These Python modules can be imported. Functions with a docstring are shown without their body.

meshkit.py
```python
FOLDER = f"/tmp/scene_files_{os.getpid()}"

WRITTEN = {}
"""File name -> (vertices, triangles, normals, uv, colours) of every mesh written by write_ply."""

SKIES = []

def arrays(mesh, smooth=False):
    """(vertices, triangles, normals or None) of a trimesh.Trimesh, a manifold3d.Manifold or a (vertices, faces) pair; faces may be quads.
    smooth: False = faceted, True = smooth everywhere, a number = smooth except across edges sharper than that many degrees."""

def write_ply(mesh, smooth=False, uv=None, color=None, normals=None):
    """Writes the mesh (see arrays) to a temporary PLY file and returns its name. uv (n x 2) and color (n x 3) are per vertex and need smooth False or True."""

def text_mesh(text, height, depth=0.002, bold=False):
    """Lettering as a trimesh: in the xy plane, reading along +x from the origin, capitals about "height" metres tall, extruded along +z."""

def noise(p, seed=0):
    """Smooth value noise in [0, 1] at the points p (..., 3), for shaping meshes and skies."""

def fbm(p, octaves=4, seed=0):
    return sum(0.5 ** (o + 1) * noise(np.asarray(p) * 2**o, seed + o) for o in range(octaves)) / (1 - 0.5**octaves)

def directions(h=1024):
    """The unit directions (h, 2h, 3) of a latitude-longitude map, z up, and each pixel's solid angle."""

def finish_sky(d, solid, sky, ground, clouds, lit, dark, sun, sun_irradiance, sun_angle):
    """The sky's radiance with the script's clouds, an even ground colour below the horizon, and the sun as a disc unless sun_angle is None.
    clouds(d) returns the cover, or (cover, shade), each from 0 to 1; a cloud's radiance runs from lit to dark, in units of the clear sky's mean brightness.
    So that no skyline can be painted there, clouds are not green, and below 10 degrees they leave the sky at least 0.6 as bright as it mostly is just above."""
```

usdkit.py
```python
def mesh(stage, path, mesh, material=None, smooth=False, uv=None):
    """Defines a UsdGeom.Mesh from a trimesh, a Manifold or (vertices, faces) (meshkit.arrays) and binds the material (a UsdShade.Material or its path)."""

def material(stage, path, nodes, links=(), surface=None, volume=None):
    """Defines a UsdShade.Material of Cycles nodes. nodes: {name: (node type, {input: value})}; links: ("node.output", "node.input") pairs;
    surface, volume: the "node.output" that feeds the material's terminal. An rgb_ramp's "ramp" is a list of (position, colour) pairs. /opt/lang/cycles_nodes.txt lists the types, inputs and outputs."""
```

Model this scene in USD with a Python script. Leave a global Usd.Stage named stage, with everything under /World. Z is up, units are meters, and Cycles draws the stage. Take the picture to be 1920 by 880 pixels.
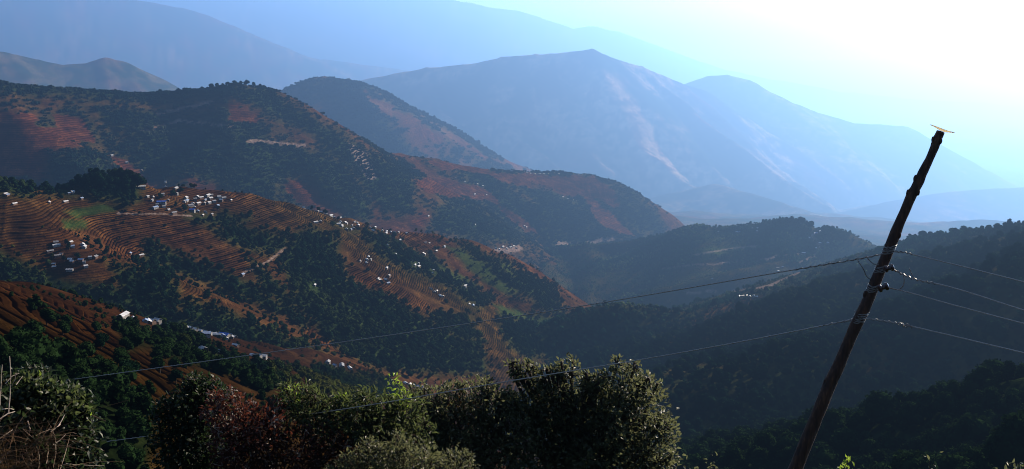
import math, random
import numpy as np
import trimesh, shapely, usdkit, meshkit
from scipy.ndimage import gaussian_filter
from pxr import Usd, UsdGeom, UsdLux, UsdShade, Gf, Sdf, Vt

stage = Usd.Stage.CreateInMemory()
UsdGeom.SetStageUpAxis(stage, 'Z'); UsdGeom.SetStageMetersPerUnit(stage, 1.0)
UsdGeom.Xform.Define(stage, '/World'); UsdGeom.Scope.Define(stage, '/World/Looks')
rng = np.random.default_rng(7); random.seed(7)
T_ = Sdf.ValueTypeNames

# ------------------------------------------------------------------ camera, sky, sun, haze
PW, PH, FOC = 1920.0, 880.0, 1663.0          # the photograph's frame and its focal length in its own pixels
PITCH = math.atan(330 / FOC)                 # the camera looks down into the valley
EXPOSURE = 2.1
SUN_AZ, SUN_EL = math.radians(46), math.radians(23)
SUN_I, SKY_I = 1.25, 0.05
HAZE_D, HAZE_COL, HAZE_G = 0.57e-4, (0.25, 0.495, 1.0), 0.61

cam = UsdGeom.Camera.Define(stage, '/World/camera')
cam.CreateHorizontalApertureAttr(36.0); cam.CreateVerticalApertureAttr(36.0 * 469 / 1024)
cam.CreateFocalLengthAttr(36.0 * FOC / PW)
cam.CreateClippingRangeAttr(Gf.Vec2f(0.05, 120000.0))
cam.CreateExposureAttr(EXPOSURE)
UsdGeom.Xformable(cam).AddRotateXOp().Set(90 - math.degrees(PITCH))

FWD = np.array([0, math.cos(PITCH), -math.sin(PITCH)]); UP = np.array([0, math.sin(PITCH), math.cos(PITCH)])
def ray(px, py):                              # direction through a point of the photograph, of horizontal length 1
    px, py = np.asarray(px, float), np.asarray(py, float)
    d = FWD + np.multiply.outer((px - PW / 2) / FOC, np.array([1.0, 0, 0])) + np.multiply.outer((PH / 2 - py) / FOC, UP)
    return d / np.hypot(d[..., 0], d[..., 1])[..., None]
def at(px, py, r):                            # the point r metres away (over the ground) in that direction
    return ray(px, py) * np.asarray(r, float)[..., None]
def to_px(p):
    p = np.asarray(p, float); f = p @ FWD; f = np.where(np.abs(f) < 1e-6, 1e-6, f)
    return PW / 2 + FOC * p[..., 0] / f, PH / 2 - FOC * (p @ UP) / f, f

mat = lambda name, nodes, links, surface=None, volume=None: usdkit.material(stage, '/World/Looks/' + name, nodes, links, surface, volume)
sky_m = mat('sky_light', {'sky': ('sky_texture', {'sky_type': 'single_scattering', 'sun_disc': False, 'sun_elevation': SUN_EL, 'sun_rotation': SUN_AZ, 'altitude': 1800.0, 'air_density': 1.0, 'aerosol_density': 2.0, 'ozone_density': 1.0}),
                          'bg': ('background_shader', {'strength': SKY_I})}, [('sky.color', 'bg.color')], 'bg.background')
dome = UsdLux.DomeLight.Define(stage, '/World/sky')
UsdShade.MaterialBindingAPI.Apply(dome.GetPrim()).Bind(sky_m)
sun = UsdLux.DistantLight.Define(stage, '/World/sun')
sun.CreateNormalizeAttr(True); sun.CreateIntensityAttr(SUN_I); sun.CreateAngleAttr(0.5); sun.CreateColorAttr(Gf.Vec3f(1.0, 0.84, 0.65))
sx = UsdGeom.Xformable(sun)
sx.AddRotateZOp().Set(-math.degrees(SUN_AZ)); sx.AddRotateXOp().Set(90 + math.degrees(SUN_EL) + 0) if False else sx.AddRotateXOp().Set(-(90 - math.degrees(SUN_EL)))

# ------------------------------------------------------------------ small helpers
COUNT = {}
def numbered(parent, name):
    k = (parent, name); n = COUNT.get(k, 0); COUNT[k] = n + 1
    return f'{parent}/{name}' + (f'_{n:03d}' if n else '')
def keys(prim, label=None, cat=None, group=None, kind=None):
    for k, v in (('label', label), ('category', cat), ('group', group), ('kind', kind)):
        if v: prim.SetCustomDataByKey(k, v)
    return prim
def path_of(p): return '/World' if p is None else str(p.GetPath())
def obj(name, mesh, material, parent=None, smooth=False):
    return usdkit.mesh(stage, numbered(path_of(parent), name), mesh, material, smooth).GetPrim()
def thing(name, label, cat, loc=(0, 0, 0), group=None):
    x = UsdGeom.Xform.Define(stage, numbered('/World', name)); x.AddTranslateOp().Set(Gf.Vec3d(*map(float, loc)))
    return keys(x.GetPrim(), label, cat, group)
def primvar(m, name, values):
    values = np.asarray(values, np.float32)
    if values.ndim == 1:
        UsdGeom.PrimvarsAPI(m).CreatePrimvar(name, T_.FloatArray, 'vertex').Set(Vt.FloatArray.FromNumpy(values))
    else:
        UsdGeom.PrimvarsAPI(m).CreatePrimvar(name, T_.Color3fArray, 'vertex').Set(Vt.Vec3fArray.FromNumpy(values))
def sstep(a, b, x):
    t = np.clip((x - a) / (b - a), 0, 1); return t * t * (3 - 2 * t)
def n2(x, y, s, seed=0, octaves=3):
    return meshkit.fbm(np.stack([x / s, y / s, np.full_like(x, 0.37 + seed)], -1), octaves, seed)

# ------------------------------------------------------------------ the lie of the land: ridges traced as (photo x, photo y, metres away)
# name: (slope, crest rounding, direction of its gullies in degrees, gully depth, gully width, ridge lines)
RIDGES = {
 'near': (0.60, 14, 10, 3, 60, [[(-900, 540, 120), (-400, 470, 230), (-150, 505, 340), (0, 530, 420), (60, 545, 450), (150, 580, 500), (220, 600, 545), (300, 614, 600), (400, 632, 670), (470, 650, 720), (560, 665, 790), (650, 688, 880), (720, 705, 960), (800, 722, 1030), (860, 745, 1060)],
                              [(220, 600, 545), (330, 690, 535), (470, 740, 560)], [(470, 650, 720), (560, 715, 690), (640, 745, 720)]]),
 'terraced': (0.64, 24, 35, 14, 140, [[(-700, 300, 950), (-300, 330, 1050), (0, 352, 1150), (90, 358, 1180), (150, 346, 1200), (180, 336, 1215), (225, 336, 1230), (262, 350, 1250), (330, 358, 1280), (400, 358, 1300), (460, 363, 1340), (520, 378, 1400), (580, 396, 1470), (640, 415, 1550), (720, 433, 1650), (800, 440, 1720), (860, 456, 1770), (920, 477, 1860), (950, 497, 1920), (968, 522, 1950), (975, 550, 1950)],
                              [(640, 415, 1550), (690, 480, 1500), (740, 530, 1480), (810, 580, 1460), (890, 630, 1450), (925, 655, 1450)],
                              [(330, 358, 1280), (370, 420, 1210), (440, 470, 1180), (500, 510, 1150), (570, 570, 1110), (640, 640, 1080), (720, 690, 1080)],
                              [(0, 352, 1150), (60, 420, 1030), (150, 470, 980), (260, 510, 960), (360, 560, 940), (480, 620, 940)],
                              [(860, 456, 1770), (895, 500, 1700), (930, 550, 1680)]]),
 'mid': (0.62, 24, 60, 58, 210, [[(-700, 120, 2300), (-300, 150, 2350), (0, 157, 2450), (100, 164, 2500), (200, 171, 2550), (270, 176, 2600), (330, 173, 2600), (400, 166, 2600), (450, 160, 2600), (510, 167, 2650), (535, 182, 2700), (560, 202, 2750), (600, 232, 2820), (640, 257, 2880), (690, 283, 2950), (740, 291, 3000), (830, 296, 3100), (920, 316, 3250), (1000, 323, 3400), (1100, 327, 3550), (1135, 338, 3600), (1160, 362, 3650), (1192, 397, 3700), (1228, 440, 3750)],
                              [(450, 160, 2600), (420, 240, 2380), (330, 300, 2230), (250, 350, 2150)],
                              [(0, 157, 2450), (60, 230, 2250), (120, 290, 2150), (180, 350, 2080)],
                              [(560, 202, 2750), (590, 300, 2600), (640, 370, 2520), (690, 420, 2480)],
                              [(740, 291, 3000), (800, 360, 2880), (850, 420, 2800), (900, 455, 2800)],
                              [(1000, 323, 3400), (1060, 380, 3280), (1120, 430, 3230)]]),
 'saddle': (0.55, 24, 60, 60, 240, [[(430, 200, 4000), (530, 172, 4100), (580, 151, 4150), (620, 143, 4200), (670, 153, 4250), (720, 181, 4300), (790, 222, 4400), (860, 262, 4500), (960, 306, 4650), (1010, 335, 4700)],
                              [(620, 143, 4200), (690, 210, 4050), (760, 270, 3980)]]),
 'central': (0.72, 22, 75, 210, 300, [[(560, 190, 6600), (670, 153, 6600), (740, 138, 6600), (800, 128, 6600), (880, 120, 6550), (940, 108, 6500), (1000, 102, 6500), (1060, 98, 6500), (1110, 92, 6500), (1140, 104, 6550), (1200, 125, 6700), (1270, 152, 6900), (1330, 175, 7100), (1400, 220, 7200), (1480, 270, 7200), (1560, 330, 7000)],
                              [(1110, 92, 6500), (1130, 160, 6200), (1200, 270, 5700), (1280, 340, 5400), (1400, 400, 5100)],
                              [(940, 108, 6500), (925, 180, 6150), (960, 250, 5750), (1040, 310, 5400)],
                              [(1200, 125, 6700), (1310, 220, 6300), (1420, 300, 5900), (1540, 385, 5600)],
                              [(800, 128, 6600), (790, 170, 6300), (850, 230, 5900), (930, 290, 5500)],
  [(1000, 102, 6500), (1010, 160, 6250), (1060, 240, 5850), (1130, 310, 5450)], [(1150, 110, 6600), (1230, 190, 6350), (1290, 260, 6000), (1350, 330, 5700)], [(870, 121, 6550), (860, 170, 6300), (905, 240, 5850)], [(1280, 157, 6900), (1390, 260, 6600), (1470, 330, 6300), (1540, 370, 6000)]]),
 'beyond': (0.55, 35, 75, 220, 420, [[(1180, 200, 8000), (1280, 158, 8000), (1330, 143, 8000), (1365, 141, 8000), (1400, 150, 8000), (1450, 178, 8100), (1520, 206, 8200), (1600, 231, 8300), (1650, 233, 8300), (1695, 238, 8300), (1735, 264, 8400), (1790, 312, 8500), (1850, 352, 8500), (1900, 375, 8400)],
                              [(1450, 178, 8100), (1540, 270, 7700), (1620, 340, 7300)], [(1695, 238, 8300), (1700, 310, 7900), (1720, 360, 7600)]]),
 'left_far': (0.55, 40, 70, 70, 400, [[(-500, 60, 5400), (-150, 90, 5500), (0, 98, 5600), (60, 112, 5600), (120, 123, 5600), (165, 118, 5650), (200, 108, 5700), (222, 113, 5700), (245, 136, 5750), (290, 156, 5800), (335, 170, 5900), (400, 200, 6000)]]),
 'far': (0.42, 60, 80, 160, 900, [[(-400, -25, 10500), (0, -22, 10800), (200, -14, 11000), (280, 0, 11000), (330, 8, 11000), (400, 40, 11000), (450, 61, 11000), (520, 86, 11000), (600, 108, 11000), (680, 122, 11100), (780, 131, 11200), (900, 165, 11300)],
                              [(1740, 350, 12500), (1790, 306, 12500), (1850, 287, 12500), (1890, 283, 12500), (1960, 278, 12500), (2100, 260, 12500)]]),
 'farthest': (0.38, 80, 80, 200, 1200, [[(300, -20, 15500), (600, -18, 15500), (800, -12, 15600), (870, 0, 15600), (960, 15, 15700), (1020, 35, 15700), (1070, 52, 15700), (1110, 46, 15700), (1150, 58, 15800), (1200, 76, 15900), (1300, 110, 16000), (1450, 150, 16200), (1600, 170, 16500), (1750, 185, 16500), (1920, 200, 16800), (2150, 190, 17000)]]),
 'valley_hills': (0.30, 40, 120, 40, 320, [[(1340, 345, 9800), (1430, 372, 9300), (1520, 398, 8700), (1580, 418, 8200)], [(1640, 385, 11500), (1740, 366, 12000), (1830, 356, 12500), (1960, 350, 13000)], [(1640, 432, 6600), (1760, 416, 6900), (1850, 412, 7100), (2000, 420, 7200)], [(1230, 405, 7200), (1300, 418, 6800), (1380, 434, 6300)], [(1500, 372, 13500), (1600, 356, 14500), (1700, 346, 15500)]]),
 'right': (0.46, 22, 150, 44, 130, [[(960, 480, 2950), (1020, 468, 2850), (1100, 461, 2750), (1180, 455, 2680), (1250, 446, 2600), (1330, 430, 2450), (1420, 424, 2350), (1460, 420, 2300), (1490, 419, 2260), (1518, 428, 2240), (1530, 441, 2230), (1545, 432, 2215), (1565, 430, 2200), (1582, 438, 2190), (1592, 456, 2180), (1640, 469, 2080), (1690, 470, 1800)],
                              [(2400, 330, 600), (2150, 390, 850), (1920, 425, 1080), (1800, 441, 1200), (1745, 447, 1280), (1700, 462, 1380)],
                              [(1590, 452, 2180), (1500, 490, 2020), (1380, 505, 1950), (1250, 540, 1880), (1100, 592, 1820), (1050, 622, 1760)],
                              [(1800, 441, 1200), (1700, 520, 1250), (1600, 560, 1300), (1480, 600, 1340), (1350, 645, 1380), (1220, 685, 1380), (1130, 712, 1400)],
   [(1800, 500, 1230), (1650, 545, 1220), (1480, 578, 1200), (1300, 588, 1180), (1150, 572, 1160), (1092, 590, 1150), (1048, 632, 1120), (1000, 678, 1080), (940, 712, 1020)],
   [(1100, 461, 2750), (1125, 510, 2400), (1105, 560, 2100), (1070, 602, 1880)], [(1330, 430, 2450), (1340, 478, 2150), (1290, 535, 1960), (1220, 590, 1820)], [(1020, 468, 2850), (1020, 500, 2500), (1040, 545, 2200)], [(1460, 420, 2300), (1470, 470, 2080), (1430, 520, 1900)], [(1500, 600, 1330), (1420, 640, 1300), (1330, 690, 1200)],
                              [(2150, 390, 850), (1900, 520, 850), (1750, 600, 880), (1600, 650, 920), (1450, 690, 960)]]),
 'near_right': (0.52, 14, 140, 7, 70, [[(2300, 640, 260), (2050, 740, 380), (1920, 762, 430), (1800, 752, 480), (1700, 735, 530), (1600, 712, 590), (1500, 703, 640), (1400, 722, 680), (1310, 750, 720), (1230, 790, 760)],
                              [(2300, 800, 170), (1920, 862, 240), (1750, 842, 270), (1650, 833, 290), (1560, 838, 310), (1480, 858, 330), (1400, 885, 350)]]),
}
SCALE = {'near': .85, 'terraced': .75, 'mid': .95, 'valley_hills': 1.0, 'saddle': 1.4, 'central': 2.0, 'beyond': 2.0, 'left_far': 1.6, 'far': 2.1, 'farthest': 2.3, 'right': .95, 'near_right': .85}
for k, f in SCALE.items():
    sl, w, gd, gp, gw, ls = RIDGES[k]
    RIDGES[k] = (sl, w * f, gd, gp * f, gw * f, [[(a, b, c * f) for a, b, c in l] for l in ls])
FLOOR_R = [0, 300, 750, 950, 1200, 1480, 1700, 1900, 2375, 3300, 5000, 9000, 14000, 34000, 80000]
FLOOR_Z = [-245, -290, -345, -385, -435, -485, -545, -580, -635, -715, -970, -1500, -2250, -2200, -150]
NAMES = ['valley', 'hillside'] + list(RIDGES)
LINES = {k: [np.array([at(*p) for p in line]) for line in v[5]] for k, v in RIDGES.items()}

def seg_tent(x, y, a, b, slope, w):
    ab = b[:2] - a[:2]; L2 = ab @ ab
    t = np.clip(((x - a[0]) * ab[0] + (y - a[1]) * ab[1]) / L2, 0, 1)
    d = np.hypot(x - (a[0] + t * ab[0]), y - (a[1] + t * ab[1]))
    return a[2] + t * (b[2] - a[2]) - slope * (np.sqrt(d * d + w * w) - w), d

def terrain(x, y):
    """height, index of the hill, metres below its ridge line"""
    r = np.hypot(x, y)
    rough = np.clip(r / 1500, 0.04, 1.6)
    wx = x + (n2(x, y, 420, 1) - .5) * 120 * rough * sstep(700, 1700, r); wy = y + (n2(x, y, 420, 2) - .5) * 120 * rough * sstep(700, 1700, r)
    z = np.interp(r, FLOOR_R, FLOOR_Z) + 10 * (n2(x, y, 300, 5) - .5) + 300 * (n2(x, y, 1100, 6, 4) - .5) * sstep(3500, 7000, r)
    who = np.zeros(x.shape, np.int16); dep = np.zeros(x.shape)
    near_z = -1.75 - 0.60 * np.maximum(r - 1.2, 0) + (n2(x, y, 9, 3) - .5) * np.clip(r / 12, 0, 1) * 1.2 - np.clip(r - 150, 0, None) * .1
    back = sstep(3, -6, y); near_z = near_z * (1 - back) + back * (-1.75 + np.minimum(0.25 * np.maximum(r - 1.2, 0), 30) - .45 * np.maximum(r - 260, 0))
    m = near_z > z; z = np.where(m, near_z, z); who[m] = 1; dep = np.where(m, r, dep)
    for gi, (k, (slope, w, gdir, gdep, gwid, _)) in enumerate(RIDGES.items()):
        lines = LINES[k]; allp = np.vstack(lines); c, span = allp[:, :2].mean(0), allp[:, 2].max() + 2300 * SCALE[k]
        reach = np.max(np.hypot(*(allp[:, :2] - c).T)) + span / slope
        idx = np.nonzero(np.hypot(x - c[0], y - c[1]) < reach)[0]
        if not len(idx): continue
        X, Y = wx[idx], wy[idx]
        h = np.full(len(idx), -1e9); dd = np.full(len(idx), 1e9)
        soft = 0.25 * w
        for li, line in enumerate(lines):
            hl = np.full(len(idx), -1e9)
            for a, b in zip(line[:-1], line[1:]):
                q, d = seg_tent(X, Y, a, b, slope, w)
                hl = np.maximum(hl, q); dd = np.minimum(dd, d)
            hi, lo = np.maximum(h, hl), np.minimum(h, hl)
            h = hi + soft * np.exp(-(hi - lo) / soft) if li else hl
        ang = math.radians(gdir); u = (X * math.cos(ang) + Y * math.sin(ang)); v = (-X * math.sin(ang) + Y * math.cos(ang))
        if gwid > 230:
            u = u + gwid * 1.1 * (n2(X, Y, gwid * 1.6, gi + 80) - .5); v = v + gwid * 1.1 * (n2(X, Y, gwid * 1.6, gi + 90) - .5)
        q = np.stack([u / gwid, v / ((2.4 if gwid < 260 else 1.25) * gwid), np.full_like(u, gi + .5)], -1)
        g1 = np.abs(2 * meshkit.noise(q, gi) - 1); g2 = np.abs(2 * meshkit.noise(q * 2.3 + 7.1, gi + 20) - 1); g3 = np.abs(2 * meshkit.noise(q * 5.1 + 3.3, gi + 40) - 1)
        h = h - gdep * sstep(0, 1.5 * gwid, dd) * (0.6 * (1 - g1) + 0.3 * (1 - g2) + 0.15 * (1 - g3) - .3)
        h = h + gwid * 0.035 * (n2(X, Y, gwid * .35, gi + 60) - .5)
        zz = z[idx]; m = h > zz
        kk = 0.5 * w
        z[idx] = np.maximum(h, zz) + kk * np.exp(-np.abs(h - zz) / kk) * .5
        who[idx] = np.where(m, gi + 2, who[idx]); dep[idx] = np.where(m, dd, dep[idx])
    return z, who, dep

# polar sheet about the viewpoint: fine where the photograph looks, coarse elsewhere
HF = math.radians(33)
az = np.concatenate([np.linspace(-math.pi, -math.radians(80), 14)[:-1], np.linspace(-math.radians(80), -HF, 40)[:-1], np.linspace(-HF, HF, 760), np.linspace(HF, math.radians(85), 44)[1:], np.linspace(math.radians(85), math.pi, 14)[1:]])
def geo(a, b, n): return np.geomspace(a, b, n)[:-1]
rad = np.concatenate([geo(0.6, 45, 36), geo(45, 200, 80), geo(200, 330, 110), geo(330, 760, 400), geo(760, 1400, 360), geo(1400, 1700, 60), geo(1700, 3400, 190), geo(3400, 7500, 60), geo(7500, 17000, 230), np.geomspace(17000, 80000, 60)])
A, R = np.meshgrid(az, rad, indexing='ij')
GX, GY = R * np.sin(A), R * np.cos(A)
zz, who, dep = terrain(GX.ravel(), GY.ravel())
Z0, WHO, DEP = zz.reshape(A.shape), who.reshape(A.shape), dep.reshape(A.shape)
VPX, VPY, VF = to_px(np.stack([GX, GY, Z0], -1))
ELEV = Z0 / R
SEEN = ELEV >= np.maximum.accumulate(ELEV, axis=1) - 0.004          # in view of the viewpoint or nearly so

# ------------------------------------------------------------------ land cover, traced as polygons of the photograph onto the hill they lie on
NI = {k: i for i, k in enumerate(NAMES)}
FOREST = [
 ('terraced', [(138, 356), (150, 330), (180, 318), (220, 318), (255, 332), (268, 352), (262, 378), (230, 386), (180, 372)]),
 ('terraced', [(-20, 335), (30, 330), (65, 346), (62, 364), (-20, 366)]), ('terraced', [(80, 352), (110, 345), (140, 350), (140, 366), (95, 364)]),
 ('terraced', [(525, 480), (545, 452), (562, 436), (592, 430), (625, 445), (640, 482), (652, 520), (690, 545), (740, 560), (790, 592), (830, 615), (870, 640), (900, 652), (910, 700), (850, 705), (760, 695), (690, 685), (640, 660), (600, 615), (560, 565), (535, 520)]),
 ('terraced', [(395, 428), (450, 422), (500, 440), (545, 445), (530, 480), (480, 470), (430, 455)]), ('terraced', [(350, 408), (420, 398), (470, 410), (440, 422), (390, 425)]),
 ('terraced', [(-20, 470), (40, 492), (110, 520), (180, 535), (240, 548), (300, 560), (350, 590), (400, 612), (330, 640), (150, 620), (-20, 560)]),
 ('terraced', [(200, 492), (270, 505), (330, 528), (345, 580), (290, 570), (230, 545)]), ('terraced', [(270, 455), (330, 478), (390, 500), (470, 530), (540, 580), (520, 592), (440, 555), (350, 520), (270, 490)]),
 ('terraced', [(685, 436), (710, 440), (760, 470), (820, 500), (850, 520), (840, 528), (780, 508), (720, 478)]), ('terraced', [(855, 455), (930, 485), (1035, 535), (1055, 585), (1040, 600), (990, 560), (940, 540), (880, 495)]),
 ('terraced', [(790, 600), (830, 590), (880, 598), (905, 640), (865, 645)]), ('terraced', [(940, 600), (1060, 590), (1060, 660), (1000, 670), (960, 650)]), ('terraced', [(800, 478), (850, 520), (920, 560), (900, 575), (840, 535), (790, 500)]),
 ('terraced', [(470, 490), (500, 510), (540, 560), (590, 610), (570, 620), (520, 570), (480, 530)]),
 ('terraced', [(330, 556), (420, 580), (520, 622), (600, 655), (660, 705), (560, 690), (450, 645), (350, 605)]), ('terraced', [(560, 530), (600, 560), (590, 600), (540, 570)]),
 ('near', [(272, 640), (300, 616), (330, 622), (400, 655), (470, 690), (455, 705), (380, 690), (300, 668)]), ('near', [(560, 695), (640, 692), (720, 708), (760, 745), (640, 750)]),
 ('near', [(-20, 640), (60, 655), (150, 700), (260, 745), (290, 800), (270, 900), (180, 900), (170, 760), (60, 710), (-20, 700)]), ('near', [(220, 612), (255, 612), (275, 650), (235, 650)]), ('near', [(450, 690), (520, 690), (560, 720), (500, 735), (460, 715)]),
 ('mid', [(180, 200), (300, 205), (420, 235), (560, 275), (640, 300), (700, 380), (690, 420), (640, 400), (560, 320), (520, 345), (480, 375), (420, 350), (360, 330), (300, 340), (250, 300), (260, 260), (190, 230)]),
 ('mid', [(-20, 155), (500, 160), (560, 205), (640, 258), (600, 262), (500, 215), (440, 180), (300, 195), (-20, 175)]),
 ('mid', [(100, 290), (160, 275), (200, 290), (230, 330), (150, 350), (90, 345)]), ('mid', [(560, 205), (690, 285), (770, 310), (780, 400), (720, 400), (660, 330), (600, 270)]),
 ('mid', [(820, 380), (900, 385), (980, 440), (1000, 455), (880, 450), (800, 430)]), ('mid', [(1000, 350), (1080, 380), (1110, 440), (1040, 440), (990, 400)]),
]
ORANGE = [
 ('mid', [(-20, 250), (50, 240), (110, 238), (165, 270), (195, 288), (160, 312), (110, 345), (50, 330), (-20, 345)]), ('mid', [(90, 215), (150, 225), (180, 270), (120, 250)]), ('mid', [(-20, 205), (60, 215), (80, 240), (-20, 245)]),
 ('mid', [(195, 288), (240, 298), (330, 352), (300, 356), (230, 345)]), ('mid', [(525, 330), (575, 340), (620, 372), (660, 405), (600, 398), (545, 372)]), ('mid', [(425, 190), (500, 200), (490, 232), (430, 228)]), ('mid', [(330, 290), (370, 320), (420, 355), (380, 362), (340, 330)]),
 ('mid', [(780, 338), (830, 330), (905, 350), (935, 385), (870, 372), (800, 360)]), ('mid', [(780, 300), (830, 300), (920, 318), (900, 326), (830, 318)]), ('mid', [(900, 322), (1110, 330), (1155, 362), (1165, 388), (1060, 364), (960, 348)]),
 ('mid', [(920, 378), (965, 400), (1015, 445), (975, 432), (935, 400)]), ('mid', [(1090, 362), (1150, 400), (1190, 440), (1150, 440), (1110, 400)]), ('mid', [(765, 388), (825, 408), (810, 432), (770, 422)]), ('mid', [(260, 230), (330, 232), (350, 260), (290, 258)]),
 ('saddle', [(670, 165), (720, 185), (780, 230), (740, 220), (690, 190)]),
 ('central', [(1040, 128), (1120, 170), (1210, 262), (1250, 340), (1200, 290), (1130, 205), (1060, 155)]), ('central', [(1000, 160), (1030, 200), (1080, 260), (1030, 240), (1005, 200)]), ('central', [(930, 168), (965, 160), (955, 200), (930, 195)]), ('central', [(1200, 260), (1290, 280), (1330, 330), (1260, 320)]), ('central', [(1130, 130), (1190, 190), (1250, 230), (1180, 210)]), ('central', [(820, 200), (850, 230), (900, 300), (850, 270)]), ('beyond', [(1420, 190), (1500, 260), (1580, 330), (1500, 300)]),
]
TERRACE = [
 ('terraced', [(635, 448), (700, 432), (760, 470), (835, 518), (800, 548), (720, 522), (660, 482)]), ('terraced', [(700, 432), (800, 438), (850, 460), (790, 475)]), ('terraced', [(835, 515), (890, 522), (905, 560), (870, 585), (800, 548)]), ('terraced', [(900, 545), (975, 580), (992, 640), (945, 665), (900, 620)]),
 ('terraced', [(410, 360), (520, 375), (640, 415), (560, 420), (480, 425), (420, 400)]), ('terraced', [(250, 405), (380, 420), (385, 465), (270, 455)]), ('terraced', [(120, 390), (260, 390), (340, 440), (240, 440), (130, 420)]), ('terraced', [(390, 465), (480, 480), (470, 520), (400, 515)]), ('terraced', [(640, 485), (760, 540), (830, 590), (790, 600), (700, 560), (650, 520)]),
 ('terraced', [(180, 430), (280, 450), (300, 490), (200, 480)]), ('terraced', [(560, 600), (680, 650), (730, 670), (640, 665), (580, 640)]),
 ('near', [(-20, 530), (150, 580), (230, 640), (330, 680), (470, 740), (300, 745), (100, 700), (-20, 640)]), ('near', [(560, 705), (650, 705), (660, 740), (560, 742)]), ('near', [(820, 712), (870, 715), (870, 745), (810, 740)]),
 ('right', [(1240, 640), (1330, 580), (1430, 553), (1440, 580), (1370, 620), (1290, 660)]),
]
GREEN = [
 ('terraced', [(835, 462), (870, 468), (920, 500), (940, 528), (972, 545), (955, 552), (920, 536), (870, 502)]), ('terraced', [(930, 488), (962, 494), (975, 520), (948, 512)]), ('terraced', [(925, 572), (990, 588), (1030, 600), (1020, 613), (988, 608), (940, 592)]),
 ('terraced', [(112, 412), (160, 415), (158, 428), (115, 430)]), ('terraced', [(790, 490), (840, 505), (900, 540), (860, 530)]), ('right', [(985, 590), (1032, 597), (1030, 614), (988, 606)]), ('terraced', [(985, 588), (1035, 597), (1030, 614), (988, 606)]), ('terraced', [(118, 396), (200, 384), (216, 392), (140, 408)]), ('right', [(1300, 470), (1380, 455), (1400, 470), (1320, 490)]),
]
ROCK = [('mid', [(652, 272), (690, 290), (708, 332), (690, 340), (665, 305)])]
ROADS = [('mid', [(1045, 456), (1085, 459), (1110, 455), (1128, 449), (1150, 447)], 7), ('valley', [(1045, 456), (1085, 459), (1110, 455), (1128, 449), (1150, 447)], 7), ('mid', [(925, 472), (950, 469), (975, 465)], 7), ('valley', [(925, 472), (950, 469), (975, 465)], 7), ('right', [(1300, 480), (1360, 468), (1420, 462)], 2), ('right', [(1240, 505), (1300, 497), (1380, 492)], 1.6), ('right', [(1560, 520), (1640, 505), (1700, 490)], 1.2),
 ('mid', [(295, 214), (340, 204), (400, 190)], 3.2), ('mid', [(330, 226), (440, 238)], 3), ('mid', [(462, 264), (520, 268), (572, 271)], 3.8), ('mid', [(265, 248), (300, 238), (335, 228)], 2.5), ('terraced', [(455, 512), (500, 492), (535, 465)], 1.2),
 ('right', [(1520, 440), (1538, 462), (1530, 478), (1500, 492)], 2.2), ('right', [(1415, 590), (1440, 620), (1443, 640), (1455, 655)], 1.1), ('terraced', [(220, 400), (300, 402), (360, 405)], .7), ('right', [(1290, 550), (1380, 545), (1440, 538), (1500, 510)], 1.5),
 ('right', [(1390, 500), (1460, 480), (1520, 476)], 1.5)]

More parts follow.
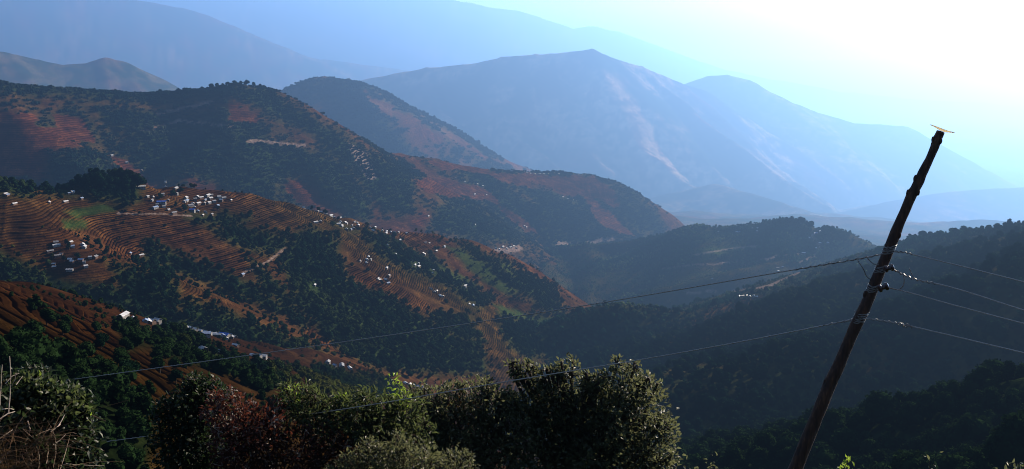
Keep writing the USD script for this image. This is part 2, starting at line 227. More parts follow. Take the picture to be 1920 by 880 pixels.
wob = (n2(GX.ravel(), GY.ravel(), 45, 11).reshape(A.shape) - .5) * 26; wob2 = (n2(GX.ravel(), GY.ravel(), 45, 12).reshape(A.shape) - .5) * 18
wob += (n2(GX.ravel(), GY.ravel(), 260, 13).reshape(A.shape) - .5) * 26 * (R > 1600)
def mask_of(polys):
    out = np.zeros(A.shape, np.float32)
    for hill, pts in polys:
        pts = np.array(pts, float); x0, y0 = pts.min(0) - 30; x1, y1 = pts.max(0) + 30
        ii = np.nonzero(SEEN & (WHO == NI[hill]) & (VPX > x0) & (VPX < x1) & (VPY > y0) & (VPY < y1) & (VF > 0))
        if len(ii[0]): out[ii] = np.maximum(out[ii], shapely.contains_xy(shapely.Polygon(pts).buffer(0), VPX[ii] + wob[ii], VPY[ii] + wob2[ii]))
    return out
def soft_mask_of(polys, soft=15.0):
    out = np.zeros(A.shape, np.float32)
    for hill, pts in polys:
        pts = np.array(pts, float); x0, y0 = pts.min(0) - 35; x1, y1 = pts.max(0) + 35; poly = shapely.Polygon(pts).buffer(0)
        ii = np.nonzero(SEEN & (WHO == NI[hill]) & (VPX > x0) & (VPX < x1) & (VPY > y0) & (VPY < y1) & (VF > 0))
        if len(ii[0]):
            px_, py_ = VPX[ii] + wob[ii] * .8, VPY[ii] + wob2[ii] * .8; inside = shapely.contains_xy(poly, px_, py_); val = inside.astype(np.float32)
            d = shapely.distance(poly.boundary.simplify(1.0), shapely.points(px_, py_)); val = sstep(-soft, soft, np.where(inside, d, -d) + 16 * (fine[ii] - .5))
            out[ii] = np.maximum(out[ii], val)
    return out
def lines_of(roads):
    out = np.zeros(A.shape, np.float32)
    for hill, pts, width in roads:
        pts = np.array(pts, float); x0, y0 = pts.min(0) - 30; x1, y1 = pts.max(0) + 30
        ii = np.nonzero(SEEN & (WHO == NI[hill]) & (VPX > x0) & (VPX < x1) & (VPY > y0) & (VPY < y1) & (VF > 0))
        if len(ii[0]):
            d = shapely.distance(shapely.LineString(pts), shapely.points(VPX[ii] + wob2[ii] * .35, VPY[ii] + wob[ii] * .25)) * VF[ii] / FOC
            out[ii] = np.maximum(out[ii], d < width)
    return out
fine = n2(GX.ravel(), GY.ravel(), 14, 14, 2).reshape(A.shape)
forest, orange, terrace, green, rock, road = soft_mask_of(FOREST), mask_of(ORANGE), mask_of(TERRACE), .8 * soft_mask_of(GREEN, 6.0), mask_of(ROCK), lines_of(ROADS)
X_, Y_ = GX.ravel(), GY.ravel()
big, mid_n, small = (n2(X_, Y_, s, k, o).reshape(A.shape) for s, k, o in ((420, 21, 4), (130, 22, 3), (38, 23, 3)))
base_forest = np.array([0.65, 0.3, 0.15, 0.27, 0.50, 0.62, 0.62, 0.62, 0.6, 0.6, 0.6, 0.6, 0.50, 0.95], np.float32)[WHO]    # valley, hillside, near, terraced, mid, saddle, ...
wild = sstep(0.56, 0.72, base_forest * 0.55 + 0.55 * big + 0.25 * (mid_n - .5) + 0.15 * (small - .5) + 0.06)
keep = 1 - np.clip(orange + terrace + green + rock + road, 0, 1)
forest = np.clip(np.maximum(forest * (1 - np.clip(green + road, 0, 1)), wild * keep), 0, 1)
forest *= 1 - 0.9 * road
floorcover = np.maximum(forest, np.where(WHO == NI['right'], (.45 + .3 * sstep(.4, .6, small)) * keep, np.where(WHO == NI['hillside'], .9, 0)))
terr_default = np.array([0.0, 0, 0.75, 0.75, 0.35, 0.1, 0.1, 0, 0, 0, 0, 0, 0.12, 0], np.float32)[WHO]
terr = np.clip(np.maximum(terrace, np.maximum(terr_default * sstep(.42, .52, mid_n), 0.6 * orange * (WHO == NI['mid']))) * (1 - forest) * (1 - rock), 0, 1)
tone = np.clip(0.58 + 2.2 * (big - .5) + 1.0 * (mid_n - .5), 0, 1) * (1 - 0.8 * orange)
terr = gaussian_filter(terr, 1.0)
far_hill = np.isin(WHO, [NI[k] for k in ('saddle', 'central', 'beyond', 'left_far', 'far', 'farthest', 'valley_hills', 'valley')]) & (R > 3500)
n_far = n2(X_, Y_, 650, 24, 5).reshape(A.shape); n_far2 = n2(X_, Y_, 95, 25, 4).reshape(A.shape)
dry = np.array([.15, 0, 0, 0, 0, .2, .66, .6, .18, .25, .25, .45, 0, 0], np.float32)[WHO] * far_hill * np.clip(gaussian_filter(orange, 1.5) * .9 * sstep(.38, .55, n_far2) + sstep(.44, .58, n_far) * sstep(.38, .58, n_far2) * .85, 0, 1)
tone = np.where(WHO == NI['right'], np.maximum(tone, .8), tone)

# terraces: treads and risers cut into the sheet
STEP = np.array([1e3, 1e3, 1.5, 1.35, 4, 1e3, 1e3, 1e3, 1e3, 1e3, 1e3, 1e3, 4.0, 1e3])[WHO]
phase = (Z0 + 3.0 * (n2(X_, Y_, 55, 31, 2).reshape(A.shape) - .5) * np.clip(STEP / 4, 0, 2)) / STEP
half = phase / 2; fr = half - np.floor(half)
stepped = np.floor(half) + 0.22 * np.clip(fr / .72, 0, 1) + 0.78 * sstep(.70, .98, fr)
Z = Z0 + (stepped - half) * 2 * STEP * .55 * terr * (R < 3600) * (STEP < 100)
Z = Z + (small - .5) * np.clip(R / 500, 0, 1.6) * 1.6 * (1 - terr)

# ------------------------------------------------------------------ ground material and the hills themselves
def ground_material(name, dark=1.0):
    N = {'cover': ('attribute', {'attribute': 'cover'}), 'sep': ('separate_color', {}), 'soil': ('attribute', {'attribute': 'soil'}), 'sep2': ('separate_color', {}), 'phase': ('attribute', {'attribute': 'phase'}),
         'geo': ('geometry', {}), 'n1': ('noise_texture', {'scale': 0.045, 'detail': 6.0, 'roughness': 0.65}), 'n2': ('noise_texture', {'scale': 0.22, 'detail': 4.0, 'roughness': 0.7}), 'n3': ('noise_texture', {'scale': 0.011, 'detail': 5.0, 'roughness': 0.6}),
         'earth': ('rgb_ramp', {'ramp': [(0.25, (0.01712, 0.00453, 0.002416)), (0.5, (0.03825, 0.01158, 0.005537)), (0.75, (0.08557, 0.0312, 0.01258))]}),
         'grass': ('rgb_ramp', {'ramp': [(0.25, (0.00604, 0.005034, 0.00161)), (0.5, (0.02013, 0.01359, 0.003825)), (0.75, (0.0604, 0.03624, 0.01057))]}),
         'mixt': ('mix_color', {}), 'leaf': ('rgb_ramp', {'ramp': [(0.3, (0.004027, 0.008054, 0.00302)), (0.55, (0.01007, 0.01712, 0.00604)), (0.8, (0.02416, 0.0302, 0.01007))]}), 'mixf': ('mix_color', {}),
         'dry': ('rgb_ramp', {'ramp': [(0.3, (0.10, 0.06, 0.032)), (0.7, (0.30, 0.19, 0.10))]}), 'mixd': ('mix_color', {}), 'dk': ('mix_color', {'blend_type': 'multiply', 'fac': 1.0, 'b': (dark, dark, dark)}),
         'green': ('color', {'value': (0.055, 0.105, 0.022)}), 'mixg': ('mix_color', {}), 'stone': ('rgb_ramp', {'ramp': [(0.3, (0.06947, 0.04862, 0.04168)), (0.7, (0.1805, 0.1389, 0.1181))]}), 'mixs': ('mix_color', {}),
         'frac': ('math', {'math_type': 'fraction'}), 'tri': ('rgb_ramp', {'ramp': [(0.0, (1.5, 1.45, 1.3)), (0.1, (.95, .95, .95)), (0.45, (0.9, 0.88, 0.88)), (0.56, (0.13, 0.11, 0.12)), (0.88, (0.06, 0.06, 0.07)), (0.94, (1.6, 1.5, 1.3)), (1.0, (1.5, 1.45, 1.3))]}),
         'tmul': ('mix_color', {'blend_type': 'multiply'}), 'vary': ('mix_color', {'blend_type': 'multiply', 'fac': 0.75}), 'vr': ('rgb_ramp', {'ramp': [(0.3, (0.35, 0.35, 0.36)), (0.7, (1.35, 1.33, 1.3))]}),
         'fl': ('math', {'math_type': 'floor'}), 'cellv': ('math', {'math_type': 'multiply_add', 'value2': 14.0, 'value3': 0.0}), 'cellf': ('math', {'math_type': 'floor'}), 'cv': ('combine_xyz', {}), 'wn': ('white_noise_texture', {'dimensions': '2D'}), 'wr': ('rgb_ramp', {'ramp': [(0.0, (.40, .38, .36)), (0.5, (.85, .82, .80)), (0.85, (1.25, 1.2, 1.0)), (1.0, (1.7, 1.5, 1.1))]}), 'wmul': ('mix_color', {'blend_type': 'multiply'}),
         'bump': ('bump', {'strength': 0.6, 'distance': 1.2}), 'badd': ('math', {'math_type': 'multiply_add', 'value2': 0.45}), 'p': ('principled_bsdf', {'roughness': 1.0, 'specular_ior_level': 0.0})}
    L = [('cover.color', 'sep.color'), ('soil.color', 'sep2.color'), ('geo.position', 'n1.vector'), ('geo.position', 'n2.vector'), ('geo.position', 'n3.vector'),
         ('n1.fac', 'earth.fac'), ('n1.fac', 'grass.fac'), ('n2.fac', 'leaf.fac'), ('n2.fac', 'stone.fac'),
         ('sep2.r', 'mixt.fac'), ('earth.color', 'mixt.a'), ('grass.color', 'mixt.b'),
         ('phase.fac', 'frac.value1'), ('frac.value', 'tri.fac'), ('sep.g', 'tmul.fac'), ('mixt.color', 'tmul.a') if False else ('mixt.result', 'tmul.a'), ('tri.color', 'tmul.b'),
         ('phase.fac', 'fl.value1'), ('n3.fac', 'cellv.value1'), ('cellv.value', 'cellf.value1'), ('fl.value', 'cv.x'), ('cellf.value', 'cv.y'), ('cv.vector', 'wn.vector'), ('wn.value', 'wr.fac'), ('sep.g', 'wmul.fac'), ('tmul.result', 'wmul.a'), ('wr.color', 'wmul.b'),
         ('sep.b', 'mixg.fac'), ('wmul.result', 'mixg.a'), ('green.color', 'mixg.b'),
         ('sep.r', 'mixf.fac'), ('mixg.result', 'mixf.a'), ('leaf.color', 'mixf.b'),
         ('sep2.g', 'mixs.fac'), ('mixf.result', 'mixs.a'), ('stone.color', 'mixs.b'),
         ('n2.fac', 'vr.fac'), ('mixs.result', 'vary.a'), ('vr.color', 'vary.b'), ('n3.fac', 'dry.fac'), ('sep2.b', 'mixd.fac'), ('vary.result', 'mixd.a'), ('dry.color', 'mixd.b'), ('mixd.result', 'dk.a'), ('dk.result', 'p.base_color'),
         ('n1.fac', 'badd.value3'), ('n2.fac', 'badd.value1'), ('badd.value', 'bump.height'), ('bump.normal', 'p.normal')]
    L = [('color' in b and False) and None or (a, b) for a, b in L]
    N['green'] = ('rgb_ramp', {'ramp': [(0.3, (0.01021, 0.02189, 0.005835)), (0.7, (0.02189, 0.03646, 0.008751))]}); L.append(('n1.fac', 'green.fac'))
    return mat(name, N, L, 'p.BSDF')
ground_m = ground_material('ground'); shade_ground_m = ground_material('shade_darkened_ground', .38)  # near hill copy: shade and vignetting painted in by darkening every ground colour

V = np.stack([GX, GY, Z], -1).reshape(-1, 3)
na, nr = A.shape
I = np.arange(na * nr).reshape(na, nr)
q00, q10, q11, q01 = I[:-1, :-1].ravel(), I[1:, :-1].ravel(), I[1:, 1:].ravel(), I[:-1, 1:].ravel()
quads = np.stack([q00, q10, q11, q01], 1)
qw = WHO[:-1, :-1].ravel()
nrm = np.zeros_like(V)
for tri in (quads[:, [0, 2, 1]], quads[:, [0, 3, 2]]):
    c = np.cross(V[tri[:, 1]] - V[tri[:, 0]], V[tri[:, 2]] - V[tri[:, 0]])
    for k in range(3):
        for ax in range(3): nrm[:, ax] += np.bincount(tri[:, k], c[:, ax], len(V))
nrm /= np.maximum(np.linalg.norm(nrm, axis=1, keepdims=True), 1e-9)
cover = np.stack([floorcover, terr, green], -1).reshape(-1, 3); soil = np.stack([tone, np.clip(rock + road * .55, 0, 1), dry], -1).reshape(-1, 3)
HILL_NAMES = {'valley': ('valley_floor', 'hazy valley floor with the pale riverbed between the hills', 'valley'), 'hillside': ('hillside', 'dark steep hillside falling away below the bushes in front', 'hillside'),
 'near': ('ploughed_hill', 'near red-brown terraced hill carrying the row of tin roofs on its crest', 'hill'), 'terraced': ('terraced_hill', 'broad terraced hill with scattered villages and a dark wooded ravine', 'hill'),
 'mid': ('wooded_ridge', 'long bluish wooded ridge behind the terraced hill with orange bare slopes', 'ridge'), 'saddle': ('blue_hill', 'small rounded blue wooded hill between the long ridge and the central mountain', 'hill'),
 'central': ('central_mountain', 'large hazy blue mountain with pointed summit in the middle of the view', 'mountain'), 'beyond': ('pale_mountain', 'pale mountain shoulder sloping down behind the central mountain', 'mountain'),
 'left_far': ('knobbed_ridge', 'hazy blue ridge with a rounded rocky knob above the long wooded ridge', 'ridge'), 'far': ('distant_mountains', 'distant mountain slopes almost lost in the blue haze', 'mountains'),
 'farthest': ('farthest_mountains', 'farthest pale mountain range just showing against the white sky', 'mountains'), 'valley_hills': ('valley_hills', 'low hazy hills and fields on the floor of the far valley', 'hills'), 'right': ('scrubby_hill', 'dark scrubby hill across the stream with a wooded knoll and a footpath', 'hill'),
 'near_right': ('forested_spur', 'near dark forested spur below the leaning pole', 'hill')}
for gi, k in enumerate(NAMES):
    sel = quads[qw == gi]
    if not len(sel): continue
    used, inv = np.unique(sel, return_inverse=True); f = inv.reshape(-1, 4)
    name, label, cat = HILL_NAMES[k]
    m = UsdGeom.Mesh.Define(stage, numbered('/World', name))
    m.CreatePointsAttr(Vt.Vec3fArray.FromNumpy(V[used].astype(np.float32)))
    m.CreateFaceVertexCountsAttr(Vt.IntArray.FromNumpy(np.full(len(f), 4, np.int32)))
    m.CreateFaceVertexIndicesAttr(Vt.IntArray.FromNumpy(f[:, [0, 3, 2, 1]].astype(np.int32).ravel()))
    m.CreateSubdivisionSchemeAttr('none')
    m.CreateNormalsAttr(Vt.Vec3fArray.FromNumpy(nrm[used].astype(np.float32))); m.SetNormalsInterpolation('vertex')
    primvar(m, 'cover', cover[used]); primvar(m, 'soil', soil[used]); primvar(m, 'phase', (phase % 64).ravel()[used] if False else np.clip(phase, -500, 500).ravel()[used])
    UsdShade.MaterialBindingAPI.Apply(m.GetPrim()).Bind(shade_ground_m if k == 'near' else ground_m)
    keys(m.GetPrim(), label, cat, None, 'structure')

# ------------------------------------------------------------------ looking things up on the sheet
def cell(x, y):
    a, r = np.arctan2(x, y), np.hypot(x, y)
    ia = np.clip(np.searchsorted(az, a) - 1, 0, na - 2); ir = np.clip(np.searchsorted(rad, r) - 1, 0, nr - 2)
    return ia, ir, np.clip((a - az[ia]) / (az[ia + 1] - az[ia]), 0, 1), np.clip((r - rad[ir]) / (rad[ir + 1] - rad[ir]), 0, 1)
def ground(x, y):
    ia, ir, u, v = cell(np.asarray(x, float), np.asarray(y, float))
    return (Z[ia, ir] * (1 - u) + Z[ia + 1, ir] * u) * (1 - v) + (Z[ia, ir + 1] * (1 - u) + Z[ia + 1, ir + 1] * u) * v
def hit(px, py, hill=None):
    """the point of the ground seen at a place in the photograph (on the named hill)"""
    d = ray(px, py); r = rad[(rad > 90)]
    g = ground(d[0] * r, d[1] * r); below = d[2] * r < g
    if hill is not None:
        ia = np.clip(np.searchsorted(az, math.atan2(d[0], d[1])), 0, na - 1); below &= (WHO[ia, rad > 90] == NI[hill])
    if not below.any():
        if hill is None: return None
        ok = (WHO[ia, rad > 90] == NI[hill])
        if not ok.any(): return None
        i = np.argmin(np.where(ok, np.abs(d[2] - g / r), 9)); rr = r[i]
    else:
        i = int(np.argmax(below)); rr = r[i]
        if i > 0 and not below[i - 1]:
            t0, t1 = d[2] * r[i - 1] - g[i - 1], d[2] * r[i] - g[i]
            rr = r[i - 1] + (r[i] - r[i - 1]) * t0 / (t0 - t1) if t0 > 0 >= t1 else r[i]
    p = d * rr; p[2] = ground(p[0], p[1])
    return p

VILLAGES = [
 ('terraced', 'in the big village by the grove', .78, [(310, 343), (330, 354), (339, 358), (332, 366), (305, 366), (277, 370), (287, 371), (285, 377), (315, 377), (295, 385), (307, 389), (291, 391), (316, 395), (326, 401), (349, 373), (350, 378), (345, 380), (370, 371), (377, 372), (390, 368), (397, 367), (385, 376), (395, 374), (402, 379), (415, 377), (420, 372), (433, 377), (362, 384), (357, 387), (365, 390), (371, 398), (383, 383), (392, 382), (372, 383), (397, 404), (408, 388), (385, 399), (380, 405), (366, 377), (411, 371)]),
 ('terraced', 'in the hamlet of white roofs at the left', .72, [(105, 457), (106, 462), (94, 473), (108, 481), (133, 456), (136, 464), (155, 461), (158, 465), (132, 489), (136, 493), (169, 484), (179, 484), (158, 493), (161, 501), (101, 497), (102, 503), (131, 508), (115, 478), (152, 490)]),
 ('terraced', 'on the upper fields near the left edge', .75, [(10, 365), (27, 384), (136, 362), (130, 364), (153, 374), (92, 381), (123, 380), (14, 367)]),
 ('near', 'along the crest of the near hill', .66, [(273, 605), (279, 606), (290, 607), (296, 609), (231, 596), (250, 601), (307, 615), (313, 615), (350, 616), (357, 617), (361, 624), (372, 622), (384, 625), (392, 624), (402, 628), (408, 630), (418, 632), (425, 637), (435, 635), (441, 634), (442, 649), (284, 607), (366, 619), (398, 626)]),
 ('near', 'half hidden in the near thicket', .7, [(345, 640), (357, 642), (364, 643), (381, 659), (408, 662), (414, 660)]),
 ('near', 'by itself beside the upper wire', .9, [(480, 671), (491, 671)]),
 ('near', 'on the bushy crest beyond the power line', .9, [(628, 687), (641, 688), (656, 692), (615, 682)]),
 ('near', 'in the hamlet with the bright blue roof', .8, [(760, 703), (768, 704), (774, 702), (798, 708), (805, 710), (834, 706)]),
 ('terraced', 'in the cluster on the ridge of terraces', .8, [(570, 385), (602, 391), (611, 390), (596, 398), (637, 396), (620, 402), (627, 407), (633, 408), (639, 418), (647, 419), (665, 417), (670, 419), (672, 424), (660, 424), (663, 430), (658, 432), (650, 433), (635, 421), (641, 425), (650, 421), (592, 418), (601, 417)]),
 ('terraced', 'at the far end of the terraced ridge', .8, [(695, 428), (703, 428), (700, 434), (725, 435), (733, 436), (740, 437), (747, 437), (763, 439), (724, 438), (717, 434), (750, 451), (798, 456), (805, 457), (833, 464), (818, 472), (793, 476), (796, 478), (727, 461), (733, 462), (742, 478)]),
 ('terraced', 'on the terraces above the dark gully', .8, [(691, 483), (688, 488), (695, 488), (675, 491), (687, 494), (778, 498), (785, 501), (785, 497), (725, 504), (729, 519), (712, 526), (709, 524), (724, 526), (728, 533), (813, 508), (812, 513)]),
 ('terraced', 'on the lower sunlit terraces', .75, [(808, 543), (815, 549), (819, 547), (826, 556), (831, 557), (872, 537), (873, 541), (880, 571), (887, 574)]),
 ('terraced', 'alone between the stepped fields', .75, [(244, 477), (265, 480), (455, 517), (590, 536)]),
 ('right', 'on the bare left shoulder of the knoll', 1.1, [(1347, 436), (1381, 436), (1385, 436), (1420, 436), (1421, 429), (1411, 429)]),
 ('right', 'by the track on top of the wooded knoll', 1.15, [(1523, 443), (1538, 435), (1518, 447), (1538, 457), (1553, 457), (1530, 466)]),
 ('right', 'below the knoll beside the track', 1.4, [(1507, 476)]),
 ('right', 'in the small row above the long wire', .8, [(1458, 503), (1467, 502), (1477, 500), (1459, 509), (1336, 524)]),
 ('right', 'in the row beside the curved terraces', .8, [(1385, 557), (1392, 556), (1400, 556), (1406, 557), (1413, 558), (1419, 558)]),
 ('mid', 'along the hazy far shoulder', 1.25, [(930, 318), (942, 319), (960, 320), (988, 326), (995, 326), (1003, 327), (1012, 327), (1020, 327), (1028, 327), (1040, 327), (1075, 328), (1085, 328), (1092, 328), (1097, 328), (1048, 327)]),
 ('mid', 'by the pale riverbed far down the valley', 1.3, [(930, 466), (936, 468), (943, 464), (950, 467), (957, 465), (963, 463), (968, 466)]),
 ('mid', 'on the red fields of the hazy ridge', 1.15, [(803, 406), (891, 422), (890, 365), (912, 366), (987, 428), (983, 425), (210, 293), (238, 306), (265, 321), (310, 343), (895, 347), (872, 342), (1055, 370), (1080, 378), (1075, 376), (1064, 373), (905, 350), (855, 335)]),
]
SPECIAL = [
  (265, 353, 'terraced', 'white', 'long', .9, 25, 'long white building right against the dark grove on the crest'), (303, 382, 'terraced', 'blue', 'long', .95, 12, 'long bright blue roof at the left of the big village'),
  (361, 397, 'terraced', 'blue', 'short', .95, 0, 'short bright blue roof at the lower edge of the big village'), (383, 630, 'near', 'pale', 'long', .8, 20, 'large pale blue roof in the middle of the near crest row'), (421, 631, 'near', 'blue', 'long', .85, -20, 'dark blue roof near the right end of the near crest row'),
  (784, 706, 'near', 'blue', 'long', 1.05, -15, 'long bright blue roof just above the foreground leaves'), (776, 703, 'near', 'pale', 'long', .85, -15, 'pale blue roof touching the long bright blue one'), (1529, 439, 'right', 'blue', 'long', 1.1, 20, 'hazy blue roof beside the track on the wooded knoll')]
HOME = [(v[0], v[1], v[2], px, py, hit(px, py, v[0])) for v in VILLAGES for px, py in v[3]]
HOME = [h for h in HOME if h[5] is not None]
from scipy.spatial import cKDTree
homes = np.array([h[5][:2] for h in HOME] + [q[:2] for q in (hit(s_[0], s_[1], s_[2]) for s_ in SPECIAL) if q is not None])
YARD = cKDTree(np.vstack([homes, homes * (1 - 7.0 / np.hypot(*homes.T))[:, None], homes * (1 - 14.0 / np.hypot(*homes.T))[:, None]]))
def ordinal(i, n):
    w = ['leftmost', 'second from left', 'third from left', 'fourth from left', 'fifth from left', 'sixth from left', 'seventh from left', 'eighth from left', 'ninth from left', 'tenth from left', 'eleventh from left', 'twelfth from left', 'thirteenth from left', 'fourteenth from left', 'fifteenth from left', 'sixteenth from left', 'seventeenth from left']
    return 'rightmost' if i == n - 1 and n > 1 else w[i]

# ------------------------------------------------------------------ trees
def leaf_tris(centres, size, rg, up=.35):
    n = len(centres); a = rg.normal(size=(n, 3)); a[:, 2] *= .6; a /= np.linalg.norm(a, axis=1, keepdims=True)
    b = rg.normal(size=(n, 3)); b[:, 2] += up; b = np.cross(a, b); b /= np.linalg.norm(b, axis=1, keepdims=True)
    s = size * rg.uniform(.6, 1.3, (n, 1))
    v = np.stack([centres - a * s, centres + b * s * .7, centres + a * s, centres - b * s * .7], 1).reshape(-1, 3)
    k = np.arange(n)[:, None] * 4
    return v, np.vstack([k + [0, 1, 2], k + [0, 2, 3]])
def crown_mesh(seed, lobes, n, size, core=.8):
    rg = np.random.default_rng(seed); V_, F_, o = [], [], 0
    for c, rad3 in lobes:
        ico = trimesh.creation.icosphere(1, 1.0); v = ico.vertices * (1 + .28 * (rg.random((len(ico.vertices), 1)) - .5))
        V_.append(v * rad3 * core + c); F_.append(ico.faces + o); o += len(v)
        d = rg.normal(size=(n, 3)); d /= np.linalg.norm(d, axis=1, keepdims=True); d[:, 2] = np.where(d[:, 2] < -.4, -d[:, 2], d[:, 2])
        lv, lf = leaf_tris(c + d * rad3 * rg.uniform(.78, 1.12, (n, 1)), size, rg)
        V_.append(lv); F_.append(lf + o); o += len(lv)
    return np.vstack(V_), np.vstack(F_)
def tree_lobes(seed, h, w, conic=0.0, k=5):
    rg = np.random.default_rng(seed); out = []
    for i in range(k):
        t = i / max(k - 1, 1); a = rg.uniform(0, 6.28); rr = w * .5 * (1 - conic * t) * rg.uniform(.25, .6) * (0 if i == k - 1 else 1)
        out.append((np.array([math.cos(a) * rr, math.sin(a) * rr, h * (.36 + .42 * t)]), np.array([1, 1, .85]) * w * rg.uniform(.26, .36) * (1 - .45 * conic * t)))
    return out
def tube(pts, radii, sides=7, cap=True):
    pts = np.asarray(pts, float); radii = np.broadcast_to(radii, len(pts)).astype(float); n = len(pts)
    t = np.gradient(pts, axis=0); t /= np.maximum(np.linalg.norm(t, axis=1, keepdims=True), 1e-9)
    u = np.cross(t[0], [0.31, 0.17, .93]); u = u / np.linalg.norm(u); rings = []
    for i in range(n):
        u = u - t[i] * (u @ t[i]); u /= max(np.linalg.norm(u), 1e-9); w = np.cross(t[i], u)
        th = np.arange(sides) / sides * 2 * np.pi
        rings.append(pts[i] + radii[i] * (np.cos(th)[:, None] * u + np.sin(th)[:, None] * w))
    v = np.vstack(rings + [pts[:1], pts[-1:]]); f = []
    for i in range(n - 1):
        for j in range(sides):
            a, b = i * sides + j, i * sides + (j + 1) % sides
            f += [[a, b, b + sides], [a, b + sides, a + sides]]
    for j in range(sides):
        f += [[n * sides, (j + 1) % sides, j], [n * sides + 1, (n - 1) * sides + j, (n - 1) * sides + (j + 1) % sides]]
    return v, np.array(f)
def join(parts):
    V_, F_, o = [], [], 0
    for v, f in parts: V_.append(np.asarray(v)); F_.append(np.asarray(f) + o); o += len(v)
    return np.vstack(V_), np.vstack(F_)

def leafy(name, lo, hi, rough=1.0, spec=.0, scale=1.5, trans=.12):
    mid = tuple((a + b) * .45 for a, b in zip(lo, hi))
    return mat(name, {'oi': ('object_info', {}), 'g': ('geometry', {}), 'n': ('noise_texture', {'scale': scale, 'detail': 2.0}), 'big': ('noise_texture', {'scale': .009, 'detail': 3.0}), 'bm': ('math', {'math_type': 'multiply_add', 'value2': 2.6, 'value3': -1.33}), 'bi': ('math', {'math_type': 'add'}), 'add': ('math', {'math_type': 'multiply_add', 'value2': .4}), 'r': ('rgb_ramp', {'ramp': [(0.2, lo), (0.55, mid), (0.95, hi)]}),
                      'isl': ('math', {'math_type': 'multiply_add', 'value2': .35, 'value3': -.05}), 'tr': ('translucent_bsdf', {}), 'mx': ('mix_closure', {'fac': trans}), 'p': ('principled_bsdf', {'roughness': rough, 'specular_ior_level': spec})},
               [('oi.random', 'add.value1'), ('g.random_per_island', 'isl.value1'), ('g.position', 'big.vector'), ('big.fac', 'bm.value1'), ('isl.value', 'bi.value1'), ('bm.value', 'bi.value2'), ('bi.value', 'add.value3'), ('add.value', 'r.fac'), ('r.color', 'p.base_color'), ('r.color', 'tr.color'), ('p.BSDF', 'mx.closure1'), ('tr.BSDF', 'mx.closure2')], 'mx.closure')
tree_m = leafy('tree_leaves', (0.004284, 0.01178, 0.005998), (0.03427, 0.04712, 0.01285))
scrub_m = leafy('scrub_leaves', (0.00612, 0.01346, 0.004406), (0.06365, 0.06365, 0.01224))
bark_m = mat('bark', {'g': ('geometry', {}), 'n': ('noise_texture', {'scale': 14.0, 'detail': 5.0}), 'r': ('rgb_ramp', {'ramp': [(0.3, (0.012, 0.008, 0.006)), (0.7, (0.045, 0.030, 0.020))]}), 'b': ('bump', {'strength': .6, 'distance': .02}), 'p': ('principled_bsdf', {'roughness': .9, 'specular_ior_level': .2})},
             [('g.position', 'n.vector'), ('n.fac', 'r.fac'), ('r.color', 'p.base_color'), ('n.fac', 'b.height'), ('b.normal', 'p.normal')], 'p.BSDF')

ridge_m = leafy('ridge_leaves', (0.004, 0.011, 0.008), (0.034, 0.042, 0.022))
hill_m = leafy('hill_leaves', (0.0136, 0.0357, 0.017), (0.1445, 0.17, 0.0612))
single = [crown_mesh(100 + k, tree_lobes(100 + k, 1.0, 1.0 if k < 3 else .75, .15 if k < 3 else .6, 6), 60, .062, .86) for k in range(5)]
def clump_mesh(seed, n=9):
    rg = np.random.default_rng(seed); lobes = []
    for i in range(n):
        a, r_ = rg.uniform(0, 6.28), math.sqrt(rg.random()) * .46; s = rg.uniform(.11, .19)
        lobes.append((np.array([math.cos(a) * r_, math.sin(a) * r_, rg.uniform(.10, .24)]), np.array([s, s, s * 1.25])))
    return crown_mesh(seed, lobes, 22, .034, .94)
clump = [clump_mesh(200 + k) for k in range(4)]

def scatter(hill, spacing, seed, value, rmax=1e9, keep_hidden=.12):
    rg = np.random.default_rng(seed); sel = (WHO == NI[hill]) & (value > .3) & (np.abs(A) < HF + .12) & (R < rmax)
    if not sel.any(): return np.zeros((0, 3))
    x0, x1, y0, y1 = GX[sel].min(), GX[sel].max(), GY[sel].min(), GY[sel].max()
    gx, gy = np.meshgrid(np.arange(x0, x1, spacing), np.arange(y0, y1, spacing)); gx = gx.ravel() + rg.uniform(-.5, .5, gx.size) * spacing; gy = gy.ravel() + rg.uniform(-.5, .5, gy.size) * spacing
    ia, ir, u, v = cell(gx, gy); ia = np.clip(ia + (u > .5), 0, na - 1); ir = np.clip(ir + (v > .5), 0, nr - 1)
    ok = (WHO[ia, ir] == NI[hill]) & (rg.random(len(gx)) < value[ia, ir]) & (np.abs(az[ia]) < HF + .12) & (rad[ir] < rmax)
    ok &= SEEN[ia, ir] | (ELEV[ia, ir] > np.maximum.accumulate(ELEV, axis=1)[ia, ir] - .02) | (rg.random(len(gx)) < keep_hidden)
    gx, gy = gx[ok], gy[ok]
    ok = YARD.query(np.stack([gx, gy], 1))[0] > 5.5; gx, gy = gx[ok], gy[ok]
    return np.stack([gx, gy, ground(gx, gy)], 1)

